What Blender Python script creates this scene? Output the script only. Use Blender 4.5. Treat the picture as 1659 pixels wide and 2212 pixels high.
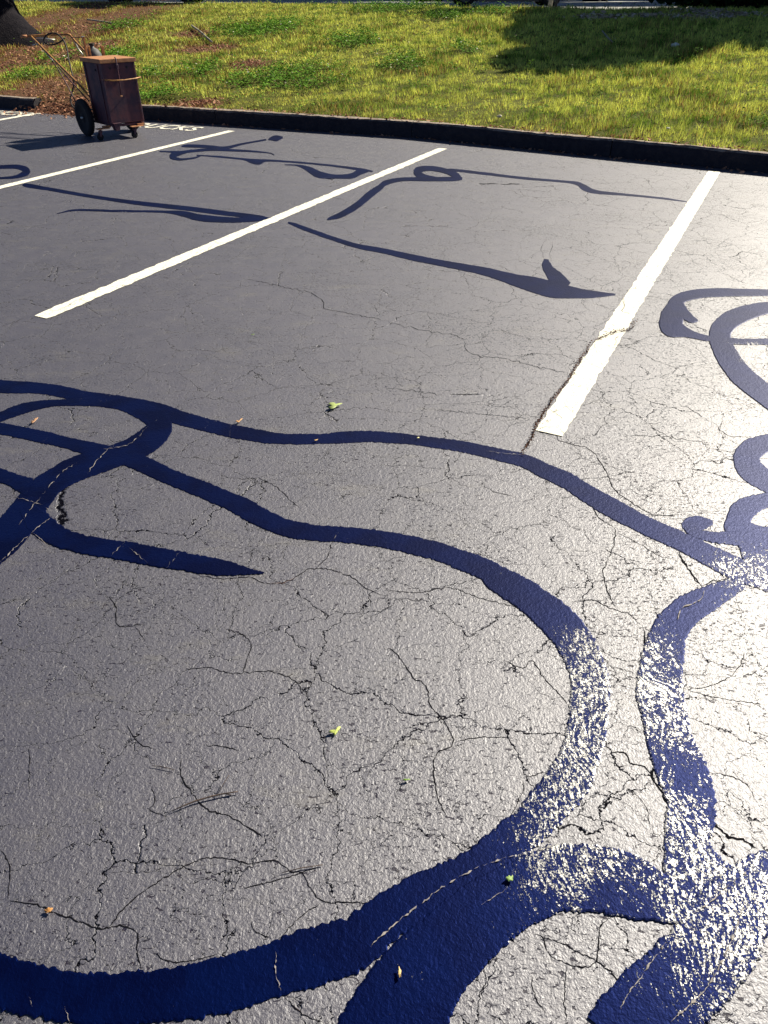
import bpy, bmesh, math, random
import numpy as np
from mathutils import Vector, Matrix, noise
R = math.radians
random.seed(7); rng = np.random.default_rng(7)
for o in list(bpy.data.objects): bpy.data.objects.remove(o)
scn = bpy.context.scene
col = scn.collection

# ---------------------------------------------------------------- camera
CAMH = 1.42; FPX = 1558.0; CX, CY = 829.5, 1106.0; PITCH = math.atan2(1106+27, FPX)
cam = bpy.data.cameras.new('camera'); camo = bpy.data.objects.new('camera', cam); col.objects.link(camo)
cam.sensor_fit = 'HORIZONTAL'; cam.sensor_width = 36.0; cam.lens = 36.0*FPX/1659.0
cam.clip_start = 0.02; cam.clip_end = 1000
camo.location = (0, 0, CAMH); camo.rotation_euler = (math.pi/2-PITCH, 0, 0)
scn.camera = camo
# ---------------------------------------------------------------- sky, sun, exposure
SUN_AZ = 49.0; SUN_EL = 37.0
w = bpy.data.worlds.new("World"); scn.world = w; w.use_nodes = True
nt = w.node_tree; nt.nodes.clear()
sky = nt.nodes.new('ShaderNodeTexSky'); sky.sky_type = 'NISHITA'; sky.sun_disc = False
sky.sun_elevation = R(SUN_EL); sky.sun_rotation = R(SUN_AZ)
sky.air_density = .42; sky.dust_density = .3; sky.ozone_density = 4.0
bg = nt.nodes.new('ShaderNodeBackground'); bg.inputs[1].default_value = 0.05
wo = nt.nodes.new('ShaderNodeOutputWorld')
nt.links.new(sky.outputs[0], bg.inputs[0]); nt.links.new(bg.outputs[0], wo.inputs[0])
sl = bpy.data.lights.new('sun', 'SUN'); sl.energy = 5.0; sl.angle = R(0.5); sl.color = (1.0, 0.92, 0.73)
slo = bpy.data.objects.new('sun', sl); col.objects.link(slo)
sd = Vector((math.sin(R(SUN_AZ))*math.cos(R(SUN_EL)), math.cos(R(SUN_AZ))*math.cos(R(SUN_EL)), math.sin(R(SUN_EL))))
slo.rotation_euler = sd.to_track_quat('Z', 'Y').to_euler(); slo.location = sd*30
scn.view_settings.view_transform = 'Standard'; scn.view_settings.look = 'None'
scn.view_settings.exposure = 1.12; scn.view_settings.gamma = 1.0

# ---------------------------------------------------------------- geometry helpers
cp, sp = math.cos(PITCH), math.sin(PITCH)
KD = Vector((.896, -.443)).normalized(); KN = Vector((-KD.y, KD.x))      # along the kerb, and away from the lot
def ray(x, y):
    u = (x-CX)/FPX; v = (y-CY)/FPX
    return Vector((u, cp-v*sp, -sp-v*cp))
def at(x, y, z=0.0):
    d = ray(x, y); t = (z-CAMH)/d.z
    return Vector((d.x*t, d.y*t, z))
KP = at(880, 262, .165); KP = Vector((KP.x, KP.y))                       # a point on the kerb's front top edge
def bend(t):                                                             # the kerb line is not straight: it turns slightly at a joint
    return -.088*(np.minimum(t, 7.0)-.1)*(t > .1)+.077*(np.maximum(t, -4.2)-.1)*(t <= .1)
def kerb_t(x, y): return (x-KP.x)*KD.x+(y-KP.y)*KD.y
def kerb_s(x, y): return (x-KP.x)*KN.x+(y-KP.y)*KN.y-bend(kerb_t(x, y))
LOTZ = .93
def lawn_z(x, y):
    s = kerb_s(x, y)-.14
    ex = min(31.5, max(21.6, 24.4-.62*(x-1)))
    b = .15+.87/max(6, kerb_s(x, ex)*.97)*max(s, 0)
    cap = .965+.045*max(0.0, min(1.0, (3-x)/3)); b = b if b < cap-.03 else cap-.03+.03*(1-math.exp(-(b-cap+.03)/.03))
    b += .025*noise.noise(Vector((x*.5, y*.5, 3)))*min(1, max(s, 0)/1.0)
    b += .018*noise.noise(Vector((x*1.7, y*1.7, 9)))*min(1, max(s, 0)/.5)
    return b
def at_lawn(x, y):
    z = .5
    for _ in range(25):
        p = at(x, y, z)
        if p.y > 31: p = at(x, y, .96)
        z = .6*z+.4*lawn_z(p.x, p.y)
    p = at(x, y, z); return p

def tag(o, label=None, cat=None, group=None, kind=None):
    if label: o['label'] = label
    if cat: o['category'] = cat
    if group: o['group'] = group
    if kind: o['kind'] = kind
    return o
def empty(name, loc, rz=0):
    o = bpy.data.objects.new(name, None); col.objects.link(o); o.location = loc; o.rotation_euler = (0, 0, rz); return o
def link(name, me, mat=None, parent=None, smooth=False):
    o = bpy.data.objects.new(name, me); col.objects.link(o)
    if mat: me.materials.append(mat)
    if parent: o.parent = parent
    if smooth:
        for p in me.polygons: p.use_smooth = True
    return o
def obj(name, bm, mat=None, parent=None, smooth=False):
    me = bpy.data.meshes.new(name); bm.to_mesh(me); bm.free(); return link(name, me, mat, parent, smooth)
def pyobj(name, vs, fs, mat=None, parent=None, smooth=False):
    me = bpy.data.meshes.new(name); me.from_pydata([tuple(v) for v in vs], [], fs); me.update()
    return link(name, me, mat, parent, smooth)
def bx(bm, c, s, rot=None, bev=0.0):
    r = bmesh.ops.create_cube(bm, size=1.0)
    M = Matrix.Translation(c) @ (rot.to_4x4() if rot else Matrix.Identity(4)) @ Matrix.Diagonal((s[0], s[1], s[2], 1))
    bmesh.ops.transform(bm, matrix=M, verts=r['verts'])
    if bev > 0:
        es = set(e for v in r['verts'] for e in v.link_edges)
        bmesh.ops.bevel(bm, geom=list(es), offset=bev, segments=2, affect='EDGES', profile=.5)
def tube(bm, pts, r, n=10, caps=True, rs=None):
    pts = [Vector(p) for p in pts]; rings = []
    up = Vector((0, 0, 1)); prev = None
    for i, p in enumerate(pts):
        t = (pts[min(i+1, len(pts)-1)]-pts[max(i-1, 0)]).normalized()
        if prev is None:
            a = up if abs(t.z) < .9 else Vector((1, 0, 0))
            e1 = t.cross(a).normalized()
        else:
            e1 = (prev-t*prev.dot(t)).normalized()
        prev = e1; e2 = t.cross(e1)
        rr = rs[i] if rs else r
        rings.append([bm.verts.new(p+(e1*math.cos(2*math.pi*k/n)+e2*math.sin(2*math.pi*k/n))*rr) for k in range(n)])
    for a, b in zip(rings, rings[1:]):
        for k in range(n): bm.faces.new((a[k], a[(k+1) % n], b[(k+1) % n], b[k]))
    if caps:
        bm.faces.new(rings[0][::-1]); bm.faces.new(rings[-1])
def lathe(bm, prof, c, axis='X', n=28):
    """prof = [(along axis, radius)]"""
    rings = []
    for a, r in prof:
        ring = []
        for k in range(n):
            q = 2*math.pi*k/n; y, z = r*math.cos(q), r*math.sin(q)
            v = (a, y, z) if axis == 'X' else ((y, a, z) if axis == 'Y' else (y, z, a))
            ring.append(bm.verts.new(Vector(c)+Vector(v)))
        rings.append(ring)
    for a, b in zip(rings, rings[1:]):
        for k in range(n): bm.faces.new((a[k], a[(k+1) % n], b[(k+1) % n], b[k]))
    bm.faces.new(rings[0][::-1]); bm.faces.new(rings[-1])
    bmesh.ops.recalc_face_normals(bm, faces=bm.faces)
def spline(P, step=8.0):
    """Catmull-Rom through rows of values, resampled about every `step` units of the first two."""
    P = np.array(P, float); out = []
    Q = np.vstack([2*P[0]-P[1], P, 2*P[-1]-P[-2]])
    for i in range(1, len(Q)-2):
        n = max(2, int(np.hypot(*(Q[i+1][:2]-Q[i][:2]))/step))
        for k in range(n):
            t = k/n; a, b, c, d = Q[i-1], Q[i], Q[i+1], Q[i+2]
            out.append(.5*((2*b)+(c-a)*t+(2*a-5*b+4*c-d)*t*t+(3*b-a-3*c+d)*t**3))
    out.append(P[-1]); return np.array(out)

# ---------------------------------------------------------------- materials
def mat(name):
    m = bpy.data.materials.new(name); m.use_nodes = True
    n = m.node_tree; return m, n, n.nodes['Principled BSDF']
class N:
    """tiny node helper"""
    def __init__(s, nt): s.nt = nt; s.n = nt.nodes; s.l = nt.links
    def set(s, sock, v):
        if isinstance(v, bpy.types.NodeSocket): s.l.new(v, sock)
        else: sock.default_value = v
    def pos(s): return s.n.new('ShaderNodeNewGeometry').outputs['Position']
    def noise(s, vec, scale, detail=4, rough=.55, dist=0.0, out=0):
        t = s.n.new('ShaderNodeTexNoise'); s.set(t.inputs['Vector'], vec); s.set(t.inputs['Scale'], scale)
        t.inputs['Detail'].default_value = detail; t.inputs['Roughness'].default_value = rough; t.inputs['Distortion'].default_value = dist
        return t.outputs[out]
    def vor(s, vec, scale, feature='F1', out='Distance', rand=1.0):
        t = s.n.new('ShaderNodeTexVoronoi'); t.feature = feature; s.set(t.inputs['Vector'], vec); s.set(t.inputs['Scale'], scale)
        t.inputs['Randomness'].default_value = rand; return t.outputs[out]
    def math(s, op, a, b=0.0, c=None, clamp=False):
        t = s.n.new('ShaderNodeMath'); t.operation = op; t.use_clamp = clamp
        s.set(t.inputs[0], a); s.set(t.inputs[1], b)
        if c is not None: s.set(t.inputs[2], c)
        return t.outputs[0]
    def vmath(s, op, a, b):
        t = s.n.new('ShaderNodeVectorMath'); t.operation = op; s.set(t.inputs[0], a); s.set(t.inputs[1], b); return t.outputs[0]
    def rng(s, v, a, b, c=0.0, d=1.0, smooth=True):
        t = s.n.new('ShaderNodeMapRange'); t.interpolation_type = 'SMOOTHSTEP' if smooth else 'LINEAR'
        s.set(t.inputs['Value'], v)
        for k, q in zip(('From Min', 'From Max', 'To Min', 'To Max'), (a, b, c, d)): s.set(t.inputs[k], q)
        return t.outputs[0]
    def mix(s, f, a, b, mode='MIX'):
        t = s.n.new('ShaderNodeMix'); t.data_type = 'RGBA'; t.blend_type = mode
        s.set(t.inputs[0], f); s.set(t.inputs[6], a); s.set(t.inputs[7], b); return t.outputs[2]
    def bump(s, h, dist, strength=1.0, normal=None):
        t = s.n.new('ShaderNodeBump'); s.set(t.inputs['Height'], h); t.inputs['Distance'].default_value = dist
        s.set(t.inputs['Strength'], strength)
        if normal is not None: s.l.new(normal, t.inputs['Normal'])
        return t.outputs[0]
def c4(r, g, b): return (r, g, b, 1)
def simple(name, c1, c2=None, rough=.6, metal=0.0, scale=20, bump=.002, spec=.5):
    m, n, p = mat(name); h = N(n); P = n.nodes.new('ShaderNodeTexCoord').outputs['Object']
    f = h.noise(P, scale, 6, .65)
    n.links.new(h.mix(h.rng(f, .35, .65), c4(*c1), c4(*(c2 or [x*.6 for x in c1]))), p.inputs['Base Color'])
    n.links.new(h.math('MULTIPLY_ADD', f, .3, rough-.15), p.inputs['Roughness'])
    p.inputs['Metallic'].default_value = metal; p.inputs['Specular IOR Level'].default_value = spec
    if bump: n.links.new(h.bump(h.noise(P, scale*4, 4), bump), p.inputs['Normal'])
    return m

def surf_height(h, P):
    """shared relief of the asphalt: worn aggregate and fine hairline crazing"""
    wv = h.vmath('ADD', P, h.vmath('MULTIPLY', h.noise(P, 9, 3, .6, out=1), (.05, .05, 0)))
    g1 = h.noise(P, 88, 4, .65, .6); g2 = h.noise(P, 210, 2, .5); g3 = h.noise(P, 22, 2, .5)
    grain = h.math('ADD', h.math('MULTIPLY', g1, 1.0), h.math('ADD', h.math('MULTIPLY', g2, .5), h.math('MULTIPLY', g3, .45)))
    return wv, grain
def crack_field(h, P):
    n2 = h.noise(P, 7, 5, .65, out=1)
    Pw = h.vmath('ADD', P, h.vmath('MULTIPLY', n2, (.16, .16, 0)))
    d1 = h.vor(Pw, 3.1, 'DISTANCE_TO_EDGE'); d2 = h.vor(Pw, 7.5, 'DISTANCE_TO_EDGE')
    m1 = h.noise(P, 1.3, 2, .5); m2 = h.noise(P, 2.6, 3, .6)
    w1 = h.rng(m1, .35, .70, .0025, .0065); w2 = h.rng(m2, .40, .70, .004, .009)
    brk = h.rng(h.noise(P, 14, 3, .6), .31, .45)
    c1 = h.math('SUBTRACT', 1.0, h.math('DIVIDE', d1, h.math('ADD', w1, .0008)), clamp=True)
    c2 = h.math('SUBTRACT', 1.0, h.math('DIVIDE', d2, h.math('ADD', w2, .0008)), clamp=True)
    a1 = h.rng(m1, .24, .38); a2 = h.rng(m2, .20, .34)
    return h.math('MULTIPLY', brk, h.math('MAXIMUM', h.math('MULTIPLY', c1, a1), h.math('MULTIPLY', h.math('MULTIPLY', c2, a2), .8)))

def asphalt_mat():
    m, n, p = mat('asphalt'); h = N(n); P = h.pos()
    wv, grain = surf_height(h, P); ck = crack_field(h, P)
    big = h.noise(P, .8, 5, .6); mid = h.noise(P, 9, 5, .7)
    base = h.mix(h.rng(big, .35, .65), c4(.014, .011, .026), c4(.008, .006, .019))
    base = h.mix(h.rng(mid, .35, .7, 0, .5), base, c4(.026, .022, .032))
    spk = h.rng(h.noise(P, 240, 1), .60, .72)
    base = h.mix(h.math('MULTIPLY', spk, .55), base, c4(.13, .12, .115))
    dust = h.math('MULTIPLY', h.rng(h.noise(h.vmath('MULTIPLY', P, (1, 2.5, 1)), 3.0, 6, .75), .54, .72), .35)
    base = h.mix(dust, base, c4(.085, .075, .048))
    ckm = h.rng(ck, .15, .7)
    base = h.mix(ckm, base, c4(.003, .003, .006))
    n.links.new(base, p.inputs['Base Color'])
    n.links.new(h.math('MULTIPLY_ADD', mid, .10, .525), p.inputs['Roughness'])
    # open pits between the stones stay dull
    Ps = h.vmath('MULTIPLY', P, (.75, 1.3, 1))
    zone = h.noise(P, 1.6, 3, .6)
    pt = h.math('SUBTRACT', .64, h.math('MULTIPLY', h.rng(zone, .35, .65), .07))
    pit = h.rng(h.noise(Ps, 95, 3, .6, .8), pt, h.math('ADD', pt, .05))
    dull = h.math('MAXIMUM', h.math('MULTIPLY', pit, .85), ckm)
    n.links.new(h.math('SUBTRACT', 1.0, dull), p.inputs['Specular IOR Level']); p.inputs['IOR'].default_value = 1.86
    p.inputs['Specular Tint'].default_value = (.90, .91, 1.0, 1)
    hh = h.math('SUBTRACT', h.math('SUBTRACT', grain, h.math('MULTIPLY', pit, .8)), h.math('MULTIPLY', ck, 1.8))
    n.links.new(h.bump(hh, .0021), p.inputs['Normal'])
    return m
def tar_mat():
    m, n, p = mat('tar'); h = N(n); P = h.pos()
    wv, grain = surf_height(h, P)
    worn = h.noise(P, 2.6, 4, .65); streak = h.noise(h.vmath('MULTIPLY', h.vmath('ADD', P, h.vmath('MULTIPLY', h.noise(P, 3, 2, .5, out=1), (.25, .25, 0))), (2.2, .7, 1)), 60, 4, .7)
    spk = h.math('ADD', h.math('MULTIPLY', h.noise(P, 230, 3, .75), .5), h.math('MULTIPLY', streak, .5))
    # tyre-scuffed spots: old surface shows through, sun sparkle put into its pale specks
    g_ = 0.0
    for px_, py_, r_ in ((1500, 1950, .26), (1430, 1500, .24), (1640, 1290, .16), (1245, 1640, .20), (1300, 1880, .20), (1650, 770, .16)):
        c_ = at(px_, py_); d_ = n.nodes.new('ShaderNodeVectorMath'); d_.operation = 'DISTANCE'; n.links.new(P, d_.inputs[0]); d_.inputs[1].default_value = (c_.x, c_.y, 0)
        g_ = h.math('MAXIMUM', g_, h.rng(d_.outputs['Value'], r_*.3, r_*2.0, .52, 0))
    wear = h.rng(h.math('ADD', g_, h.math('MULTIPLY_ADD', worn, 1.7, -.475)), .36, .95)
    thr = h.math('SUBTRACT', .68, h.math('MULTIPLY', wear, .19))
    show = h.rng(spk, thr, h.math('ADD', thr, .035))
    blot = h.rng(h.noise(P, 5, 4, .6), .4, .6)
    tarc = h.mix(blot, c4(.0004, .0008, .0085), c4(.0005, .0020, .018))
    n.links.new(h.mix(show, tarc, c4(.06, .06, .07)), p.inputs['Base Color'])
    n.links.new(h.rng(show, 0, 1, .50, .42), p.inputs['Roughness'])
    n.links.new(h.mix(show, c4(.004, .10, 1.0), c4(1, 1, 1)), p.inputs['Specular Tint'])
    n.links.new(h.rng(show, 0, 1, .42, 1.0), p.inputs['Specular IOR Level'])
    hh = h.math('ADD', h.math('MULTIPLY', grain, .55), h.math('MULTIPLY', show, .5))
    n.links.new(h.rng(show, 0, 1, 1.45, 2.1), p.inputs['IOR'])
    n.links.new(h.bump(hh, .0022), p.inputs['Normal'])
    return m
def paint_mat():
    m, n, p = mat('road_paint'); h = N(n); P = h.pos()
    wv, grain = surf_height(h, P); ck = crack_field(h, P)
    chip = h.rng(h.noise(P, 44, 6, .85), .575, .61)
    ck2 = h.rng(ck, .25, .7)
    f = h.math('MAXIMUM', h.math('MULTIPLY', chip, .85), h.math('MULTIPLY', ck2, .8))
    n.links.new(h.mix(f, c4(.76, .74, .65), c4(.07, .06, .055)), p.inputs['Base Color'])
    p.inputs['Roughness'].default_value = .6
    n.links.new(h.bump(h.math('SUBTRACT', grain, ck), .003), p.inputs['Normal'])
    return m
M = {}
M['asphalt'] = asphalt_mat(); M['tar'] = tar_mat(); M['paint'] = paint_mat()
M['crack'] = simple('crack_gap', (.006, .006, .009), (.003, .003, .005), .95, bump=0, spec=.05)
M['debris'] = simple('rusty_debris', (.16, .07, .035), (.06, .03, .02), .95, scale=60, spec=.1)
def kerb_mat():
    m, n, p = mat('kerb'); h = N(n); P = h.pos()
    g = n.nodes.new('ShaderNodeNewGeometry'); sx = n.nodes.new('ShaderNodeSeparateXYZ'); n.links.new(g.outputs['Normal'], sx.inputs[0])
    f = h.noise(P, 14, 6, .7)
    face = h.mix(h.rng(f, .4, .62), c4(.009, .008, .016), c4(.022, .018, .024))  # shade of the upright faces painted in as near-black navy
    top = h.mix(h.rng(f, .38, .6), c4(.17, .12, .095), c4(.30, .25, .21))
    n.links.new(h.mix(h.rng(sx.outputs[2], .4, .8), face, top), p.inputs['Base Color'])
    p.inputs['Roughness'].default_value = .9
    n.links.new(h.bump(h.math('ADD', f, h.noise(P, 90, 3)), .008), p.inputs['Normal'])
    return m
M['kerb'] = kerb_mat()
def soil_mat():
    m, n, p = mat('lawn_soil'); h = N(n); P = h.pos()
    a = h.noise(P, 1.1, 5, .65); b = h.noise(P, 28, 4, .7)
    at_n = n.nodes.new('ShaderNodeAttribute'); at_n.attribute_name = 'bare'
    bare = h.rng(h.math('ADD', at_n.outputs['Fac'], h.math('MULTIPLY', h.math('SUBTRACT', a, .5), .9)), .28, .55)
    c = h.mix(bare, c4(.10, .11, .018), c4(.15, .065, .042))
    n.links.new(h.mix(h.rng(b, .4, .65), c, c4(.05, .045, .018)), p.inputs['Base Color'])
    p.inputs['Roughness'].default_value = 1; p.inputs['Specular IOR Level'].default_value = .1
    n.links.new(h.bump(b, .03), p.inputs['Normal']); return m
M['soil'] = soil_mat()
def attr_mat(name, rough=.6, transl=.0, spec=.3):
    m, n, p = mat(name); a = n.nodes.new('ShaderNodeAttribute'); a.attribute_name = 'tint'
    n.links.new(a.outputs['Color'], p.inputs['Base Color']); p.inputs['Roughness'].default_value = rough
    p.inputs['Specular IOR Level'].default_value = spec
    if transl:
        t = n.nodes.new('ShaderNodeBsdfTranslucent'); n.links.new(a.outputs['Color'], t.inputs[0])
        x = n.nodes.new('ShaderNodeMixShader'); x.inputs[0].default_value = transl
        n.links.new(p.outputs[0], x.inputs[1]); n.links.new(t.outputs[0], x.inputs[2])
        n.links.new(x.outputs[0], n.nodes['Material Output'].inputs[0])
    return m
M['blade'] = attr_mat('grass_blades', .65, .22, .12)
M['leafy'] = attr_mat('leaf_foliage', .8, .15, .05)
M['litter'] = attr_mat('dry_litter', .8, .1, .2)
M['farlot'] = simple('far_pavement', (.30, .30, .29), (.24, .24, .24), .85, scale=3, bump=0)
M['bark'] = simple('bark', (.012, .010, .014), (.006, .005, .009), .95, scale=9, bump=.03, spec=.1)
M['rust'] = simple('rusty_steel', (.085, .020, .030), (.030, .011, .030), .62, .1, scale=7, bump=.001)
M['lid'] = simple('tan_rusted_lid', (.42, .20, .085), (.30, .12, .055), .75, scale=14, bump=.001)
M['yellow'] = simple('worn_yellow_tube', (.42, .21, .055), (.22, .085, .030), .55, .1, scale=22, bump=.0006)
M['steel'] = simple('bare_steel', (.55, .55, .52), (.30, .28, .26), .4, .7, scale=22, bump=0)
M['rubber'] = simple('rubber', (.005, .005, .008), (.009, .008, .010), .9, scale=30, bump=.001)
M['grey'] = simple('grey_cylinder', (.07, .075, .085), (.04, .04, .05), .7, scale=12, bump=0)
M['black'] = simple('black_plastic', (.006, .006, .009), (.01, .01, .012), .75, scale=12, bump=0)
M['wood'] = simple('fence_wood', (.20, .085, .040), (.12, .050, .028), .85, scale=6, bump=.003)
M['twig'] = simple('twig_bark', (.07, .045, .035), (.03, .02, .018), .9, scale=60, bump=.001)
M['carpaint'] = simple('dark_car_paint', (.010, .011, .016), (.012, .013, .018), .25, .2, scale=4, bump=0)
M['glass'] = simple('car_glass', (.01, .012, .014), (.01, .012, .014), .08, 0, scale=4, bump=0, spec=.8)
M['palebark'] = simple('pale_bark', (.34, .31, .24), (.2, .18, .14), .85, scale=20, bump=.004)

# ---------------------------------------------------------------- parking lot surface (asphalt sheet with its traced cracks)
KB = KP-KN*0.0
def kline(t, s=0.0): q = KP+KD*t+KN*(s+float(bend(t))); return q
a_, b_ = KP-KD*60+KN*.06, KP+KD*60+KN*.06
vs = [(a_.x, a_.y, 0), (b_.x, b_.y, 0), (b_.x-KN.x*90, b_.y-KN.y*90, 0), (a_.x-KN.x*90, a_.y-KN.y*90, 0)]
fs = [(0, 3, 2, 1)]; mi = [0]
A = lambda P: [(x*.5, y*.5+518.5) for x, y in P]            # reading frames used when tracing
B = lambda P: [(x*.5+829.5, y*.5+518.5) for x, y in P]
C_ = lambda P: [(x*.5, y*.5+1209.7) for x, y in P]
D_ = lambda P: [(x*.5+829.5, y*.5+1209.7) for x, y in P]
cracks = [(3.6, D_([(1270, -60), (1290, 0), (1330, 60), (1370, 110)])), (3.0, D_([(1370, 110), (1410, 95), (1490, 80)])),
 (4.2, D_([(1120, 290), (1130, 370), (1150, 440), (1150, 520), (1190, 600), (1230, 680), (1250, 780), (1230, 850), (1170, 900), (1160, 935), (1200, 1000), (1230, 1060), (1300, 1080), (1400, 1120), (1480, 1190), (1560, 1215), (1620, 1250)])),
 (2.6, D_([(1370, 110), (1385, 160), (1300, 200), (1270, 270), (1180, 310), (1125, 350)])),
 (3.2, D_([(960, 840), (1000, 830), (1040, 832), (1070, 880), (1120, 890), (1160, 935)])), (2, D_([(960, 860), (1010, 890), (1060, 885)])),
 (2, D_([(800, 180), (900, 175), (960, 200), (1000, 215), (1060, 235), (1110, 280)])), (2.2, D_([(960, 90), (965, 130), (1000, 210)])),
 (2.2, D_([(0, 380), (50, 400), (120, 500), (180, 540), (200, 630), (250, 680), (300, 790), (220, 850), (225, 1000), (270, 1110)])),
 (1.8, D_([(0, 130), (150, 140), (280, 118), (400, 160), (520, 190), (620, 215)])), (1.6, D_([(300, 785), (420, 765), (560, 770)])),
 (2.4, D_([(640, 1610), (690, 1640), (720, 1710), (800, 1745), (870, 1760), (925, 1730)])), (2.2, D_([(690, 1630), (770, 1655), (850, 1700), (925, 1730)])),
 (2.8, D_([(990, 1540), (940, 1580), (930, 1650), (925, 1730), (980, 1780), (1030, 1850)])), (2, D_([(640, 1790), (650, 1880), (700, 1960)])),
 (2, D_([(790, 1740), (780, 1900), (790, 2005)])), (2, D_([(510, 430), (600, 465), (640, 435), (700, 520), (740, 560), (800, 630)])),
 (3, D_([(1659, 1300), (1590, 1330), (1520, 1370), (1440, 1420)])), (3.6, D_([(1500, 1430), (1480, 1480), (1420, 1530), (1410, 1600), (1440, 1660)])),
 (2, D_([(600, 940), (600, 1000), (550, 1100), (540, 1140)])), (1.8, D_([(600, 945), (710, 910)])), (1.8, D_([(960, 455), (1020, 470), (1090, 495)])),
 (1.8, D_([(1290, 560), (1400, 545), (1500, 500), (1545, 440), (1560, 390)])), (1.8, D_([(1420, 920), (1500, 935), (1570, 970), (1610, 1050)])),
 (1.6, D_([(1300, 560), (1420, 590), (1540, 610), (1650, 625)])), (1.6, D_([(1060, 990), (1130, 1060), (1150, 1150)])),
 (2.2, C_([(0, 1245), (40, 1320), (35, 1470)])), (3.0, C_([(40, 1470), (150, 1490), (230, 1520), (300, 1545), (430, 1590), (520, 1580), (590, 1610), (590, 1680), (610, 1770)])),
 (2.6, C_([(470, 1590), (540, 1500), (610, 1440), (690, 1385), (790, 1325), (900, 1285), (1000, 1290), (1080, 1310), (1180, 1300), (1260, 1345), (1300, 1350), (1340, 1420), (1400, 1475), (1500, 1480), (1659, 1480)])),
 (2.0, C_([(850, 65), (950, 80), (1080, 75), (1150, 100), (1250, 90), (1350, 35), (1500, 65), (1580, 120), (1659, 155)])),
 (2.0, C_([(450, 140), (500, 200), (510, 285), (630, 275)])), (1.8, C_([(580, 280), (630, 350)])), (2, C_([(970, 290), (1070, 340), (1080, 390), (1050, 480), (1060, 490)])),
 (1.8, C_([(780, 480), (900, 465), (1000, 490), (1160, 480), (1270, 520), (1320, 590)])), (2.4, C_([(780, 850), (780, 930), (840, 1020), (900, 1080), (1000, 1110), (1080, 1160), (1140, 1200)])),
 (2.0, C_([(650, 960), (670, 1040), (650, 1080), (730, 1110)])), (1.6, C_([(130, 800), (125, 1000)])), (1.8, C_([(540, 700), (600, 790), (680, 820)])),
 (2.0, C_([(880, 800), (960, 805), (1040, 825)])), (2, C_([(1080, 1540), (1100, 1600), (1180, 1640)])), (1.8, C_([(1390, 1480), (1300, 1540), (1200, 1640)])),
 (2, C_([(660, 1690), (720, 1730), (800, 1735), (950, 1700)])), (2.6, C_([(1230, 1890), (1310, 1960), (1400, 2000)])), (2.2, C_([(1040, 1420), (1130, 1400), (1260, 1365), (1390, 1320)])),
 (1.6, A([(1050, 165), (1150, 185), (1280, 215), (1350, 230), (1400, 270), (1400, 295), (1500, 315), (1659, 345)])),
 (1.5, B([(0, 348), (100, 375), (200, 395), (300, 410), (345, 435), (350, 470), (400, 500), (520, 510), (650, 545), (800, 575)])),
 (2.0, B([(650, 832), (740, 838), (750, 860), (800, 880), (890, 905), (960, 1000), (990, 1070), (1050, 1120), (1110, 1160), (1180, 1190), (1280, 1185)])),
 (2.2, B([(890, 1130), (930, 1200), (990, 1240), (1000, 1270), (990, 1330), (960, 1390), (950, 1440), (970, 1540)])),
 (1.5, B([(1000, 1260), (1100, 1310), (1180, 1360), (1260, 1380)])), (3.6, B([(1265, 1350), (1330, 1440), (1380, 1500)])),
 (1.2, B([(1000, 235), (1100, 240), (1220, 248)])), (1.5, B([(1260, 700), (1340, 740), (1400, 780)])), (1.6, B([(1415, 780), (1480, 840), (1540, 850), (1600, 850)])),
 (1.5, B([(1060, 840), (1200, 850), (1350, 870), (1420, 890)])), (1.5, B([(420, 1040), (460, 1080), (570, 1110)])),
 (2.0, A([(1450, 1270), (1430, 1320), (1410, 1370), (1350, 1430)])), (1.3, A([(0, 380), (70, 350), (125, 330)])), (1.4, A([(1000, 1030), (1150, 1040), (1300, 1160)])),
 (1.7, B([(726, 0), (728, 20), (720, 45), (716, 80)])), (1.2, B([(702, -8), (686, 18), (682, 45), (690, 80)])), (1.2, B([(700, -8), (728, -10)])), (1.4, B([(0, 640), (120, 650), (260, 670)])), (1.4, B([(200, 730), (400, 750), (640, 772)]))]
rust_cracks = [(3.4, B([(600, 920), (640, 850), (655, 800)])), (2.6, B([(655, 800), (720, 700), (790, 610), (830, 545), (890, 450)])), (2.0, B([(890, 445), (1000, 395), (1060, 385), (1085, 345)])), (1.4, B([(1030, 235), (1035, 300)])),
               (1.8, C_([(1150, 105), (1230, 95), (1290, 70)])), (2.6, C_([(1270, 1925), (1300, 1950)]))]
def ribbon_crack(wd, P, slot, z):
    Q = spline(P, 5.0); n = len(Q)
    ph = random.random()*100
    pts = []
    for i, q in enumerate(Q):
        jx = 3.4*noise.noise(Vector((i*.55, ph, 0)))+2.4*noise.noise(Vector((i*1.7, ph, 5))); jy = 3.4*noise.noise(Vector((i*.55, ph, 9)))+2.4*noise.noise(Vector((i*1.7, ph, 15)))
        pts.append(at(q[0]+jx, q[1]+jy, z))
    px = (at(P[0][0]+.5, P[0][1])-at(P[0][0]-.5, P[0][1])).length
    base = len(vs)
    for i, p in enumerate(pts):
        t = (pts[min(i+1, n-1)]-pts[max(i-1, 0)]); t.z = 0; t.normalize(); nn = Vector((-t.y, t.x, 0))
        ends = min(1, i/4, (n-1-i)/4)
        hw = .5*wd*px*max(.12, ends)*max(.15, .9+1.0*noise.noise(Vector((i*.5, ph, 30))))*(1 if slot != 2 else max(0.0, min(1.6, .55+3.2*noise.noise(Vector((i*1.1, ph, 60))))))
        vs.append(p+nn*hw); vs.append(p-nn*hw*(.6+.8*random.random()))
    for i in range(n-1):
        k = base+2*i; fs.append((k, k+1, k+3, k+2)); mi.append(slot)
for k, (wd, P) in enumerate(cracks): ribbon_crack(wd*.95, P, 1, .0007)
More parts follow.
